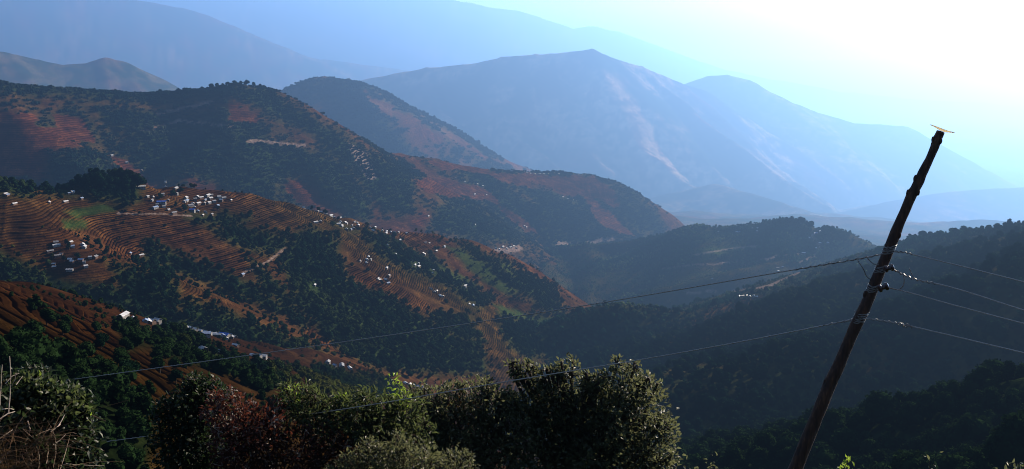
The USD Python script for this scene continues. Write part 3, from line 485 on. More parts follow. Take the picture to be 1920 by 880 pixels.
def forest_of(name, label, protos, pts, size, seed, m, squash=(.8, 1.2)):
    if not len(pts): return
    rg = np.random.default_rng(seed)
    pi = UsdGeom.PointInstancer.Define(stage, numbered('/World', name)); base = str(pi.GetPath())
    for k, pm in enumerate(protos):
        usdkit.mesh(stage, f'{base}/crown' + (f'_{k:03d}' if k else ''), pm, m); pi.GetPrototypesRel().AddTarget(f'{base}/crown' + (f'_{k:03d}' if k else ''))
    n = len(pts); ang = rg.uniform(0, 2 * np.pi, n); sc = size * np.clip(np.exp(rg.normal(-.08, .36, n)), .4, 2.1)
    pi.CreateProtoIndicesAttr(Vt.IntArray.FromNumpy(rg.integers(0, len(protos), n).astype(np.int32)))
    pi.CreatePositionsAttr(Vt.Vec3fArray.FromNumpy((pts - [0, 0, .04] * sc[:, None]).astype(np.float32)))
    pi.CreateOrientationsAttr(Vt.QuathArray([Gf.Quath(float(math.cos(a / 2)), 0, 0, float(math.sin(a / 2))) for a in ang]))
    pi.CreateScalesAttr(Vt.Vec3fArray.FromNumpy(np.stack([sc, sc, sc * rg.uniform(*squash, n)], 1).astype(np.float32)))
    keys(pi.GetPrim(), label, 'forest', None, 'stuff'); print(name, n)

open_land = np.clip((1 - forest) * (1 - terr * .8) * (1 - green) * (1 - road) * (1 - orange * .6) * sstep(.47, .60, small) * .5, 0, 1)
forest_of('forest', 'dark woods in the gully and in bands across the terraced hill', single, scatter('terraced', 3.5, 301, forest), 3.9, 301, tree_m)
forest_of('forest', 'dense woodland covering the long bluish ridge', clump, scatter('mid', 7.5, 302, forest), 9.5, 302, ridge_m)
forest_of('forest', 'dark woods on the lower slope of the hill behind the pole', single, scatter('right', 5.0, 313, np.clip(np.maximum(forest, .85 * sstep(.36, .52, .5 * mid_n + .5 * small)) * sstep(1250, 900, R), 0, 1)), 4.6, 313, tree_m)
forest_of('forest', 'bushes and trees covering the scrubby hill across the stream', single, scatter('right', 5.4, 303, np.clip(forest * (.35 + .9 * sstep(.38, .55, mid_n)) * sstep(900, 1250, R), 0, 1)), 4.4, 303, hill_m)
forest_of('forest', 'dark near forest on the spur below the pole', single, scatter('near_right', 3.2, 304, forest), 3.8, 304, scrub_m)
forest_of('forest', 'green thickets on the near ploughed hill', single, scatter('near', 2.3, 305, forest), 2.1, 305, scrub_m)
forest_of('forest', 'woods on the small rounded blue hill', clump, scatter('saddle', 22, 306, forest), 28, 306, ridge_m)
forest_of('undergrowth', 'low bushes scattered over the fields of the terraced hill', single, scatter('terraced', 5.0, 307, open_land), 2.4, 307, scrub_m)
forest_of('undergrowth', 'low bushes scattered over the near ploughed hill', single, scatter('near', 3.0, 308, open_land), 1.5, 308, scrub_m)
forest_of('undergrowth', 'low scrub between the trees of the hill across the stream', single, scatter('right', 5, 309, np.clip(1 - forest - road, 0, 1) * .6), 2.0, 309, hill_m)

# trees one can tell apart: each a thing with trunk and crown
TREE_SRC = {}
def place_tree(kind, p, h, label, group, rg):
    x = UsdGeom.Xform.Define(stage, numbered('/World', 'broadleaf_tree' if kind < 3 else 'tall_tree'))
    x.AddTranslateOp().Set(Gf.Vec3d(*map(float, p))); x.AddRotateZOp().Set(float(rg.uniform(0, 360))); x.AddScaleOp().Set(Gf.Vec3f(h * rg.uniform(.85, 1.15), h * rg.uniform(.85, 1.15), h))
    pr = keys(x.GetPrim(), label, 'tree', group)
    if kind not in TREE_SRC:
        TREE_SRC[kind] = pr
        obj('trunk', tube([(0, 0, -.12), (0.01, 0, .2), (.0, .02, .45)], [.04, .028, .016], 6), bark_m, pr)
        obj('crown', crown_mesh(400 + kind, tree_lobes(400 + kind, 1.0, 1.0 if kind < 3 else .7, .15 if kind < 3 else .5, 6), 90, .055, .84), tree_m if kind % 2 else scrub_m, pr)
    else:
        pr.GetReferences().AddInternalReference(TREE_SRC[kind].GetPath()); pr.SetInstanceable(True)
    return pr
rg = np.random.default_rng(41)
def trees_at(pts, hill, h, label, group, kinds=(0, 1, 2, 3, 4)):
    for i, (px, py) in enumerate(pts):
        p = hit(px, py, hill)
        if p is not None: place_tree(int(rg.choice(kinds)), p, h * rg.uniform(.8, 1.2), f'{label}, {ordinal(sorted(pts).index((px, py)), len(pts))}', group, rg)
trees_at([(150, 352), (162, 347), (172, 340), (183, 338), (194, 338), (206, 337), (217, 337), (228, 339), (240, 344), (250, 349), (258, 353), (168, 355), (185, 352), (202, 352), (220, 352), (238, 358), (252, 362)], 'terraced', 12, 'tall dark tree of the grove on the crest of the terraced hill', 'grove on the crest of the terraced hill', (1, 3))
trees_at([(1450, 424), (1462, 423), (1474, 422), (1484, 421), (1492, 421), (1500, 423), (1512, 426), (1522, 429)], 'right', 17, 'dark tree in the row along the top of the wooded knoll', 'trees along the top of the knoll', (0, 1, 2, 3))
trees_at([(1545, 437), (1553, 440), (1560, 442), (1568, 445), (1576, 448), (1583, 450), (1550, 446), (1566, 452), (1578, 455)], 'right', 18, 'dark tree of the dense round clump right of the knoll houses', 'round tree clump beside the knoll houses', (0, 1, 2))
trees_at([(1600, 455), (1612, 459), (1622, 462), (1700, 458), (1715, 452), (1730, 448), (1745, 446), (1790, 441), (1810, 439), (1840, 436)], 'right', 9, 'small tree on the skyline of the hill behind the pole', 'small trees on the skyline behind the pole')
trees_at([(397, 167), (408, 166), (418, 165), (428, 163), (440, 161), (452, 160), (463, 161), (475, 163), (488, 165), (350, 173), (335, 174), (300, 176)], 'mid', 13, 'tree on the skyline of the long wooded ridge', 'trees on the skyline of the long ridge', (0, 1, 2))
trees_at([(410, 395), (425, 402), (440, 410), (420, 420), (450, 420), (470, 405), (395, 415), (330, 390), (345, 395), (300, 372), (325, 368), (340, 362), (358, 352), (365, 350)], 'terraced', 6, 'dark green tree among the village houses below the grove', 'trees in the village below the grove')
trees_at([(125, 460), (130, 468), (165, 455), (180, 462), (190, 470), (120, 490), (145, 485), (98, 485), (90, 500), (200, 480)], 'terraced', 5.5, 'dark tree between the white houses of the hamlet on the left', 'trees of the hamlet on the left')
trees_at([(62, 635), (125, 612), (118, 628), (88, 610), (190, 655), (325, 655), (350, 690), (300, 700), (225, 690), (200, 715), (240, 720), (160, 735), (330, 720)], 'near', 2.8, 'single round bush standing on the near ploughed slope', 'bushes standing on the near ploughed slope', (0, 1, 2))
trees_at([(310, 625), (325, 628), (340, 634), (355, 645), (372, 650), (388, 660), (400, 668), (330, 645), (345, 655), (420, 675), (440, 680)], 'near', 4.6, 'dark tree of the thicket below the row of tin roofs', 'thicket below the row of tin roofs', (0, 1, 2))
trees_at([(480, 690), (490, 700), (468, 702), (505, 705), (520, 700), (540, 703), (560, 700), (585, 695), (610, 700), (640, 705), (660, 705), (685, 708), (700, 712)], 'near', 5.5, 'green tree on the crest past the last tin roofs', 'trees on the crest past the last tin roofs')
trees_at([(700, 432), (715, 440), (780, 425), (790, 428), (688, 425), (610, 402), (596, 392), (585, 388), (830, 450), (845, 455), (870, 458)], 'terraced', 6, 'small tree beside the houses strung along the ridge', 'trees beside the ridge houses')
trees_at([(730, 505), (750, 515), (735, 560), (760, 570), (690, 510), (800, 512), (818, 525), (835, 570), (660, 500), (845, 590), (700, 545), (715, 535)], 'terraced', 5.5, 'dark tree at the edge of the sunlit terraces', 'trees at the edge of the sunlit terraces')

# ------------------------------------------------------------------ houses
def tin(name, a, b):
    return mat(name, {'tc': ('texture_coordinate', {}), 'w': ('wave_texture', {'scale': 3.2, 'distortion': .3}), 'g': ('geometry', {}), 'n': ('noise_texture', {'scale': .9, 'detail': 4.0}), 'r': ('rgb_ramp', {'ramp': [(0.3, a), (0.65, b)]}), 'bu': ('bump', {'strength': .4, 'distance': .05}), 'p': ('principled_bsdf', {'roughness': .6, 'specular_ior_level': .3})},
               [('tc.object', 'w.vector'), ('g.position', 'n.vector'), ('n.fac', 'r.fac'), ('r.color', 'p.base_color'), ('w.fac', 'bu.height'), ('bu.normal', 'p.normal')], 'p.BSDF')
ROOF = {'white': tin('white_tin', (0.141, 0.141, 0.1454), (0.2996, 0.2996, 0.304)), 'grey': tin('grey_tin', (0.04406, 0.04406, 0.04847), (0.1146, 0.1146, 0.1234)), 'blue': tin('blue_tin', (0.00705, 0.02644, 0.141), (0.01763, 0.06169, 0.2468)), 'pale': tin('pale_blue_tin', (0.06169, 0.08815, 0.1499), (0.1146, 0.1586, 0.2379))}
plain = lambda n, c, r=.8: mat(n, {'g': ('geometry', {}), 'n': ('noise_texture', {'scale': 1.3, 'detail': 4.0}), 'r': ('rgb_ramp', {'ramp': [(.3, tuple(x * .65 for x in c)), (.7, tuple(min(1, x * 1.2) for x in c))]}), 'p': ('principled_bsdf', {'roughness': r, 'specular_ior_level': .25})}, [('g.position', 'n.vector'), ('n.fac', 'r.fac'), ('r.color', 'p.base_color')], 'p.BSDF')
WALL = {'white': plain('white_wall', (0.1037, 0.0985, 0.09331)), 'mud': plain('mud_wall', (0.04666, 0.02281, 0.01348))}
door_m, dark_m, rafter_m = plain('door_paint', (0.0432, 0.0504, 0.072)), plain('dark_opening', (0.01728, 0.01728, 0.02016)), plain('rafter_wood', (0.072, 0.04608, 0.0288))
HOUSE_SRC = {}
def house(p, yaw, roofc, wallc, shape, scale, label, group):
    x = UsdGeom.Xform.Define(stage, numbered('/World', 'village_house'))
    x.AddTranslateOp().Set(Gf.Vec3d(*map(float, p))); x.AddRotateZOp().Set(float(yaw)); x.AddScaleOp().Set(Gf.Vec3f(float(scale)))
    pr = keys(x.GetPrim(), label, 'house', group); key = (roofc, wallc, shape)
    if key in HOUSE_SRC:
        pr.GetReferences().AddInternalReference(HOUSE_SRC[key].GetPath()); pr.SetInstanceable(True); return pr
    HOUSE_SRC[key] = pr
    L, W, H, P = {'short': (4.8, 3.8, 2.3, 1.15), 'long': (8.2, 3.8, 2.2, .95), 'tall': (4.6, 3.8, 4.0, 1.1)}[shape]
    poly = shapely.Polygon([(-W / 2, -1.6), (W / 2, -1.6), (W / 2, H), (0, H + P * .93), (-W / 2, H)])
    wl = trimesh.creation.extrude_polygon(poly, L, engine='earcut'); wl.apply_translation([0, 0, -L / 2]); wl.apply_transform([[0, 0, 1, 0], [1, 0, 0, 0], [0, 1, 0, 0], [0, 0, 0, 1]])
    obj('wall', wl, WALL[wallc], pr)
    o, e = W / 2 + .5, L / 2 + .45; k = P / (W / 2)
    for s in (1, -1):
        top = np.array([[-e, 0, H + P + .02], [e, 0, H + P + .02], [e, s * o, H + P + .02 - k * o], [-e, s * o, H + P + .02 - k * o]])
        v = np.vstack([top, top - [0, 0, .07]]); f = [[0, 1, 2], [0, 2, 3], [4, 6, 5], [4, 7, 6], [0, 4, 5], [0, 5, 1], [1, 5, 6], [1, 6, 2], [2, 6, 7], [2, 7, 3], [3, 7, 4], [3, 4, 0]]
        obj('roof_sheet', (v, np.array(f)), ROOF[roofc], pr)
    dr = trimesh.creation.box([.9, .06, 1.9]); dr.apply_translation([L * .12, -W / 2 - .032, .95]); obj('door', dr, door_m, pr)
    for xx in (-.28, .36):
        for zz_ in ((1.35,) if shape != 'tall' else (1.35, 3.2)):
            wd = trimesh.creation.box([.75, .06, .8]); wd.apply_translation([L * xx, -W / 2 - .032, zz_]); obj('window', wd, dark_m, pr)
    return pr
rg = np.random.default_rng(77)
def contour_yaw(p):
    e = 6.0; gx = float(ground(p[0] + e, p[1]) - ground(p[0] - e, p[1])); gy = float(ground(p[0], p[1] + e) - ground(p[0], p[1] - e))
    return math.degrees(math.atan2(gy, gx)) - 90 + 180 if abs(gx) + abs(gy) > 1e-6 else 0.0
n_house = 0
plan = []
for hill, where, sc, px, py, p in HOME:
    rc = rg.choice(['white', 'grey', 'pale'], p=[.62, .26, .12]); sh = rg.choice(['short', 'long', 'tall'], p=[.62, .3, .08])
    word = {'white': 'white-roofed', 'grey': 'grey-roofed', 'pale': 'pale blue-roofed'}[rc]; size = {'short': 'small', 'long': 'long low', 'tall': 'two-storey'}[sh]
    plan.append((px, p, contour_yaw(p) + rg.normal() * 22, rc, rg.choice(['white', 'mud']), sh, sc * .8 * rg.uniform(.8, 1.2), f'{size} {word} house {where}'))
for px, p, yaw, rc, wc, sh, sc, label in plan:
    same = sorted(q[0] + q[1][1] * 1e-7 for q in plan if q[7] == label); n = len(same)
    mine = label if n == 1 or n > 17 else f'{label}, {ordinal(same.index(px + p[1] * 1e-7), n)}'
    house(p, yaw, rc, wc, sh, sc, mine, label.replace(' house ', ' houses ') if n > 1 else None); n_house += 1
for (px, py, hill, rc, sh, sc, yaw, label) in SPECIAL:
    p = hit(px, py, hill)
    if p is not None: house(p, yaw, rc, 'white', sh, sc, label, None)
print('houses', n_house)

# ------------------------------------------------------------------ foreground: leaning pole, its wires, and the bushes on the slope
wood_m = mat('weathered_pole_wood', {'tc': ('texture_coordinate', {}), 'mp': ('mapping', {'scale': (26.0, 26.0, 3.0), 'rotation': (0.0, 0.42, 0.0)}), 'n': ('noise_texture', {'scale': 1.0, 'detail': 7.0, 'roughness': .65}), 'r': ('rgb_ramp', {'ramp': [(0.3, (0.008, 0.0035, 0.002)), (0.55, (0.034, 0.014, 0.007)), (0.8, (0.11, 0.05, 0.022))]}), 'b': ('bump', {'strength': .9, 'distance': .012}), 'p': ('principled_bsdf', {'roughness': .8, 'specular_ior_level': .25})},
             [('tc.object', 'mp.vector'), ('mp.vector', 'n.vector'), ('n.fac', 'r.fac'), ('r.color', 'p.base_color'), ('n.fac', 'b.height'), ('b.normal', 'p.normal')], 'p.BSDF')
wire_m = mat('aluminium_wire', {'p': ('principled_bsdf', {'base_color': (0.204, 0.168, 0.144), 'roughness': .5, 'specular_ior_level': .5})}, [], 'p.BSDF')
tie_m = mat('pale_binding_wire', {'p': ('principled_bsdf', {'base_color': (0.0924, 0.0798, 0.0714), 'roughness': .5})}, [], 'p.BSDF')
spool_m = mat('brown_porcelain', {'p': ('principled_bsdf', {'base_color': (.02, .008, .006), 'roughness': .25})}, [], 'p.BSDF')
splint_m = mat('pale_fresh_wood', {'g': ('geometry', {}), 'n': ('noise_texture', {'scale': 30.0, 'detail': 3.0}), 'r': ('rgb_ramp', {'ramp': [(.3, (.55, .48, .34)), (.7, (.75, .70, .55))]}), 'tr': ('translucent_bsdf', {}), 'mx': ('mix_closure', {'fac': .6}), 'p': ('principled_bsdf', {'roughness': .7})},
               [('g.position', 'n.vector'), ('n.fac', 'r.fac'), ('r.color', 'p.base_color'), ('r.color', 'tr.color'), ('p.BSDF', 'mx.closure1'), ('tr.BSDF', 'mx.closure2')], 'mx.closure')
AXIS = [(1764, 247, 22), (1757, 262, 24), (1752, 277, 22.5), (1742, 300, 22), (1729, 326, 24), (1724, 338, 26), (1716, 354, 25), (1711, 362, 27), (1703, 380, 26), (1688, 415, 26), (1673, 452, 27.5), (1664, 475, 27), (1652, 503, 28), (1640, 532, 29), (1628, 562, 29), (1615, 590, 31), (1604, 612, 30), (1587, 650, 30), (1571, 690, 31), (1558, 715, 33), (1543, 752, 33), (1526, 795, 34), (1508, 838, 35), (1491, 880, 36), (1470, 932, 37), (1440, 1005, 38), (1418, 1060, 39)]
def pole_point(i_y):
    ys = [a[1] for a in AXIS]; return np.interp(i_y, ys, [a[0] for a in AXIS]), np.interp(i_y, ys, [a[2] * .70 for a in AXIS])
POLE_R = lambda py: 10.35 - (py - 245) * 0.0013
pl_pts, pl_rad = [], []
for k in range(len(AXIS) - 1):
    for t in np.linspace(0, 1, 4, endpoint=False):
        px, py, w = (1 - t) * np.array(AXIS[k], float) + t * np.array(AXIS[k + 1], float)
        p = at(px, py, POLE_R(py)); pl_pts.append(p); pl_rad.append(.70 * w / 2 / FOC * (p @ FWD))
pl_pts, pl_rad = np.array(pl_pts), np.array(pl_rad)
pv, pf = tube(pl_pts, pl_rad, 20)
axis_c = np.repeat(pl_pts, 20, 0); off = pv[:-2] - axis_c
nz = meshkit.fbm(pv[:-2] * np.array([9, 9, 3.0]), 4, 5); nz2 = meshkit.noise(pv[:-2] * np.array([34, 34, 5.0]), 9)
pv[:-2] = axis_c + off * (1 + .18 * (nz - .5) + .10 * (nz2 - .5))[:, None]
rg = np.random.default_rng(55)
base_p = pl_pts[-1]
pole = thing('utility_pole', 'crooked leaning wooden pole carrying the wires at the right', 'utility pole', base_p)
obj('shaft', (pv - base_p, pf), wood_m, pole, True)
for py, side, s in ((336, -1, 1.1), (360, 1, 1.0), (362, -1, .9), (441, 1, .9), (553, -1, 1.1), (716, -1, .8), (265, 1, .8), (262, -1, .8)):      # knots and stubs of cut branches
    px, w = pole_point(py); c = at(px + side * w * .44, py, POLE_R(py) - .02)
    k = trimesh.creation.icosphere(2, 1.0); k.vertices = k.vertices * (1 + .35 * (meshkit.fbm(k.vertices * 1.7 + py, 2)[:, None] - .5)) * np.array([.022, .026, .044]) * s + c - base_p
    obj('knot', k, wood_m, pole, True)
def blade(points, width, thick):
    points = np.asarray(points); t = np.gradient(points, axis=0); t /= np.linalg.norm(t, axis=1, keepdims=True); sd = np.cross(t, [0, .93, .36]); sd /= np.linalg.norm(sd, axis=1, keepdims=True); nn = np.cross(sd, t)
    w = np.asarray(width)[:, None]; rings = np.stack([points + sd * w + nn * thick, points - sd * w + nn * thick, points - sd * w - nn * thick, points + sd * w - nn * thick], 1).reshape(-1, 3)
    f = []; n = len(points)
    for i in range(n - 1):
        for j in range(4): a, b = i * 4 + j, i * 4 + (j + 1) % 4; f += [[a, b, b + 4], [a, b + 4, a + 4]]
    f += [[0, 2, 1], [0, 3, 2], [4 * n - 4, 4 * n - 3, 4 * n - 2], [4 * n - 4, 4 * n - 2, 4 * n - 1]]
    return rings, np.array(f)
sp = [at(px, py, 10.3 + dr) for px, py, dr in ((1744, 234, .10), (1752, 237, .06), (1762, 242, .0), (1771, 245.5, -.04), (1780, 247.5, -.06), (1790, 249, -.08))]
keys(obj('splint', tuple([(lambda b: b[0] - base_p)(blade(sp, [.002, .007, .014, .014, .009, .002], .004)), blade(sp, [.002, .007, .014, .014, .009, .002], .004)[1]]), splint_m, pole), 'pale yellow split sliver of wood at the pole top')
def coil(py, turns, pitch_px, rad_wire, jitter):
    pts = []; px0, w0 = pole_point(py)
    for a in np.linspace(0, 2 * np.pi * turns, int(turns * 16)):
        yy = py + pitch_px * (a / (2 * np.pi) - turns / 2) + rg.normal() * jitter; px, w = pole_point(yy); c = at(px, yy, POLE_R(yy)); r_ = w / 2 / FOC * (c @ FWD) * 1.10
        pts.append(c + np.array([math.cos(a) * r_, math.sin(a) * r_, .25 * r_ * math.cos(a)]))
    v, f = tube(np.array(pts) - base_p, rad_wire, 5); return v, f
for py, turns, pitch, label in ((466, 5, 3.2, None), (503, 4, 3, None), (538, 4, 3.5, None), (594, 6, 3.0, None)):
    obj('wire_binding', coil(py, turns, pitch, .0065, .9), tie_m, pole)
def spool(px, py, dr, s, tilt):
    prof = np.array([[0, -.055], [.030, -.055], [.044, -.045], [.044, -.028], [.026, -.014], [.026, .014], [.044, .028], [.044, .045], [.030, .055], [0, .055]]) * s
    m_ = trimesh.creation.revolve(prof, sections=20); m_.apply_transform(trimesh.transformations.rotation_matrix(tilt, [0, 1, 0])); m_.apply_translation(at(px, py, POLE_R(py) + dr) - base_p)
    return obj('insulator', m_, spool_m, pole, 40)
spool(1667, 503, -.10, .85, 1.35); spool(1656, 539, -.12, .95, 1.25)
def span(px_pts, r0, r1, rad_wire, name, label, sag=0.0, twist=None, n=40, parent=None):
    px_pts = np.array(px_pts, float); seg = np.r_[0, np.cumsum(np.hypot(*np.diff(px_pts, axis=0).T))]; t = np.linspace(0, 1, n); s_ = t * seg[-1]
    from scipy.interpolate import PchipInterpolator
    order = seg / seg[-1]; X, Y = PchipInterpolator(order, px_pts[:, 0])(t), PchipInterpolator(order, px_pts[:, 1])(t) + sag * 4 * t * (1 - t)
    rr = 1 / ((1 - t) / r0 + t / r1)                      # straight lines in the photograph are straight lines in space
    p = at(X, Y, rr)
    v, f = tube(p, rad_wire, 6)
    if parent is None:
        x = thing(name, label, 'wire', p[0]); obj('strand', (v - p[0], f), wire_m, x); return x, p
    obj(name, (v - base_p, f), tie_m if 'tie' in name else wire_m, parent); return parent, p
def splice(x, p, i0, i1, rad_wire, amp, turns):           # loose end wound round the wire
    q = p[i0:i1]; q = np.stack([np.interp(np.linspace(0, 1, turns * 10), np.linspace(0, 1, len(q)), q[:, k]) for k in range(3)], 1)
    a = np.linspace(0, 2 * np.pi * turns, len(q)); q = q + amp * np.stack([0 * a, np.cos(a), np.sin(a)], 1)
    v, f = tube(q - p[0], rad_wire, 5); obj('splice', (v, f), tie_m, x)
w1, p1 = span([(1672, 473), (1648, 478), (1602, 487), (1560, 494), (1041, 582), (640, 642), (90, 718), (-420, 786)], 10.15, 30, .0072, 'power_wire', 'upper long wire running left from the pole to above the left bush', 0, n=160); splice(w1, p1, 2, 15, .005, .009, 9)
w2, p2 = span([(1612, 596), (1585, 602), (1280, 661), (960, 714), (640, 768), (180, 831), (-420, 910)], 10.0, 30, .0072, 'power_wire', 'lower long wire running left across the bushes from the pole', 0, n=160); splice(w2, p2, 1, 7, .005, .008, 5)
w3, p3 = span([(1662, 472), (1690, 472.5), (1710, 477), (1920, 529), (2300, 628)], 10.1, 7.6, .0068, 'power_wire', 'topmost of the wires leaving the pole to the right', 0); splice(w3, p3, 1, 4, .005, .009, 4)
w4, p4 = span([(1672, 503), (1685, 511), (1715, 524), (1760, 533), (1920, 582), (2300, 700)], 10.0, 7.6, .0072, 'power_wire', 'second wire leaving the pole to the right, wound thick near its insulator', 0, n=60); splice(w4, p4, 0, 9, .006, .010, 8)
w5, p5 = span([(1664, 539), (1690, 545), (1780, 570), (1920, 607), (2300, 706)], 10.0, 7.6, .0066, 'power_wire', 'third wire leaving the pole to the right below the loop', 0)
w6, p6 = span([(1604, 598), (1625, 598), (1650, 601), (1690, 608), (1760, 624), (1920, 662), (2300, 750)], 9.9, 7.6, .0072, 'power_wire', 'lowest wire leaving the pole to the right with a knotted splice', 0, n=60); splice(w6, p6, 2, 9, .0055, .009, 6)
q = at(np.linspace(1683, 1706, 30), np.linspace(607, 612.5, 30), 9.45); a_ = np.linspace(0, 30, 30); v, f = tube(q + .018 * np.stack([np.sin(a_ * .7), np.cos(a_), np.sin(a_)], 1) - p6[0], .005, 5); obj('knot', (v, f), tie_m, w6)
# short jumper ends that hang about the pole
for pts in ([(1608, 488), (1612, 494), (1620, 507), (1624, 517), (1634, 526), (1643, 534)], [(1626, 483), (1634, 492), (1640, 496), (1656, 498), (1668, 500)], [(1694, 516), (1695.5, 528), (1692, 538), (1684, 543), (1674, 542), (1664, 539)], [(1714, 523), (1709, 512), (1705, 503)], [(1655, 538), (1645, 533), (1632, 528)], [(1580, 605), (1600, 600), (1612, 597), (1625, 600)], [(1602, 583), (1612, 590), (1624, 594)]):
    span(pts, 9.98, 9.98, .0052, 'tie_wire', None, 0, n=22, parent=pole)

# leaves, twigs and bushes
def leaf_blades(c, out, L, rg, droop=.2, width=.42):
    """folded leaf blades: c centres, out = the way they point"""
    n = len(c); d = out / np.maximum(np.linalg.norm(out, axis=1, keepdims=True), 1e-9); up = rg.normal(size=(n, 3)) * .9 + [.35, .1, .45]
    s = np.cross(d, up); s /= np.maximum(np.linalg.norm(s, axis=1, keepdims=True), 1e-9); nn = np.cross(s, d); L = L[:, None]
    a, tip = c, c + d * L - nn * L * droop; m1, m2 = c + d * L * .36, c + d * L * .70 - nn * L * droop * .4
    w = L * width * .5; fold = nn * L * .10
    v = np.stack([a, m1 + s * w + fold, m1 - s * w + fold, m2 + s * w * .78 + fold * .8, m2 - s * w * .78 + fold * .8, tip, m1], 1).reshape(-1, 3)
    k = np.arange(n)[:, None] * 7
    return v, np.vstack([k + [0, 6, 1], k + [0, 2, 6], k + [1, 6, 3], k + [6, 2, 4], k + [6, 5, 3], k + [6, 4, 5]])
def glossy_leaf(name, lo, hi, rough=.45, spec=.28, trans=.6):
    return mat(name, {'g': ('geometry', {}), 'r': ('rgb_ramp', {'ramp': [(0.0, lo), (0.5, tuple((a + b) * .55 for a, b in zip(lo, hi))), (1.0, hi)]}), 'tr': ('translucent_bsdf', {}), 'mx': ('mix_closure', {'fac': trans}), 'n': ('noise_texture', {'scale': 40.0, 'detail': 2.0}), 'mu': ('mix_color', {'blend_type': 'multiply', 'fac': .5}), 'p': ('principled_bsdf', {'roughness': rough, 'specular_ior_level': spec})},
               [('g.random_per_island', 'r.fac'), ('g.position', 'n.vector'), ('r.color', 'mu.a'), ('n.color', 'mu.b'), ('mu.result', 'p.base_color'), ('r.color', 'tr.color'), ('p.BSDF', 'mx.closure1'), ('tr.BSDF', 'mx.closure2')], 'mx.closure')
LEAF = {'olive': glossy_leaf('olive_leaves', (0.06, 0.065, 0.03), (0.70, 0.69, 0.36)), 'green': glossy_leaf('green_leaves', (0.04, 0.052, 0.018), (0.50, 0.58, 0.22)), 'bright': glossy_leaf('young_green_leaves', (0.1338, 0.1911, 0.02293), (0.4586, 0.5351, 0.05733)),
        'dark': glossy_leaf('dark_green_leaves', (.014, .024, .009), (.34, .38, .17)), 'red': glossy_leaf('red_brown_leaves', (.05, .015, .009), (.50, .19, .12)), 'brown': glossy_leaf('brown_leaves', (0.02839, 0.0142, 0.004732), (0.2603, 0.1301, 0.03786)),
        'straw': glossy_leaf('dry_straw', (.09, .05, .022), (.48, .33, .16), .6, .2, .15)}
twig_m = mat('pale_twigs', {'g': ('geometry', {}), 'n': ('noise_texture', {'scale': 20.0}), 'r': ('rgb_ramp', {'ramp': [(.3, (0.07, .05, .035)), (.7, (.30, .23, .17))]}), 'p': ('principled_bsdf', {'roughness': .7})}, [('g.position', 'n.vector'), ('n.fac', 'r.fac'), ('r.color', 'p.base_color')], 'p.BSDF')
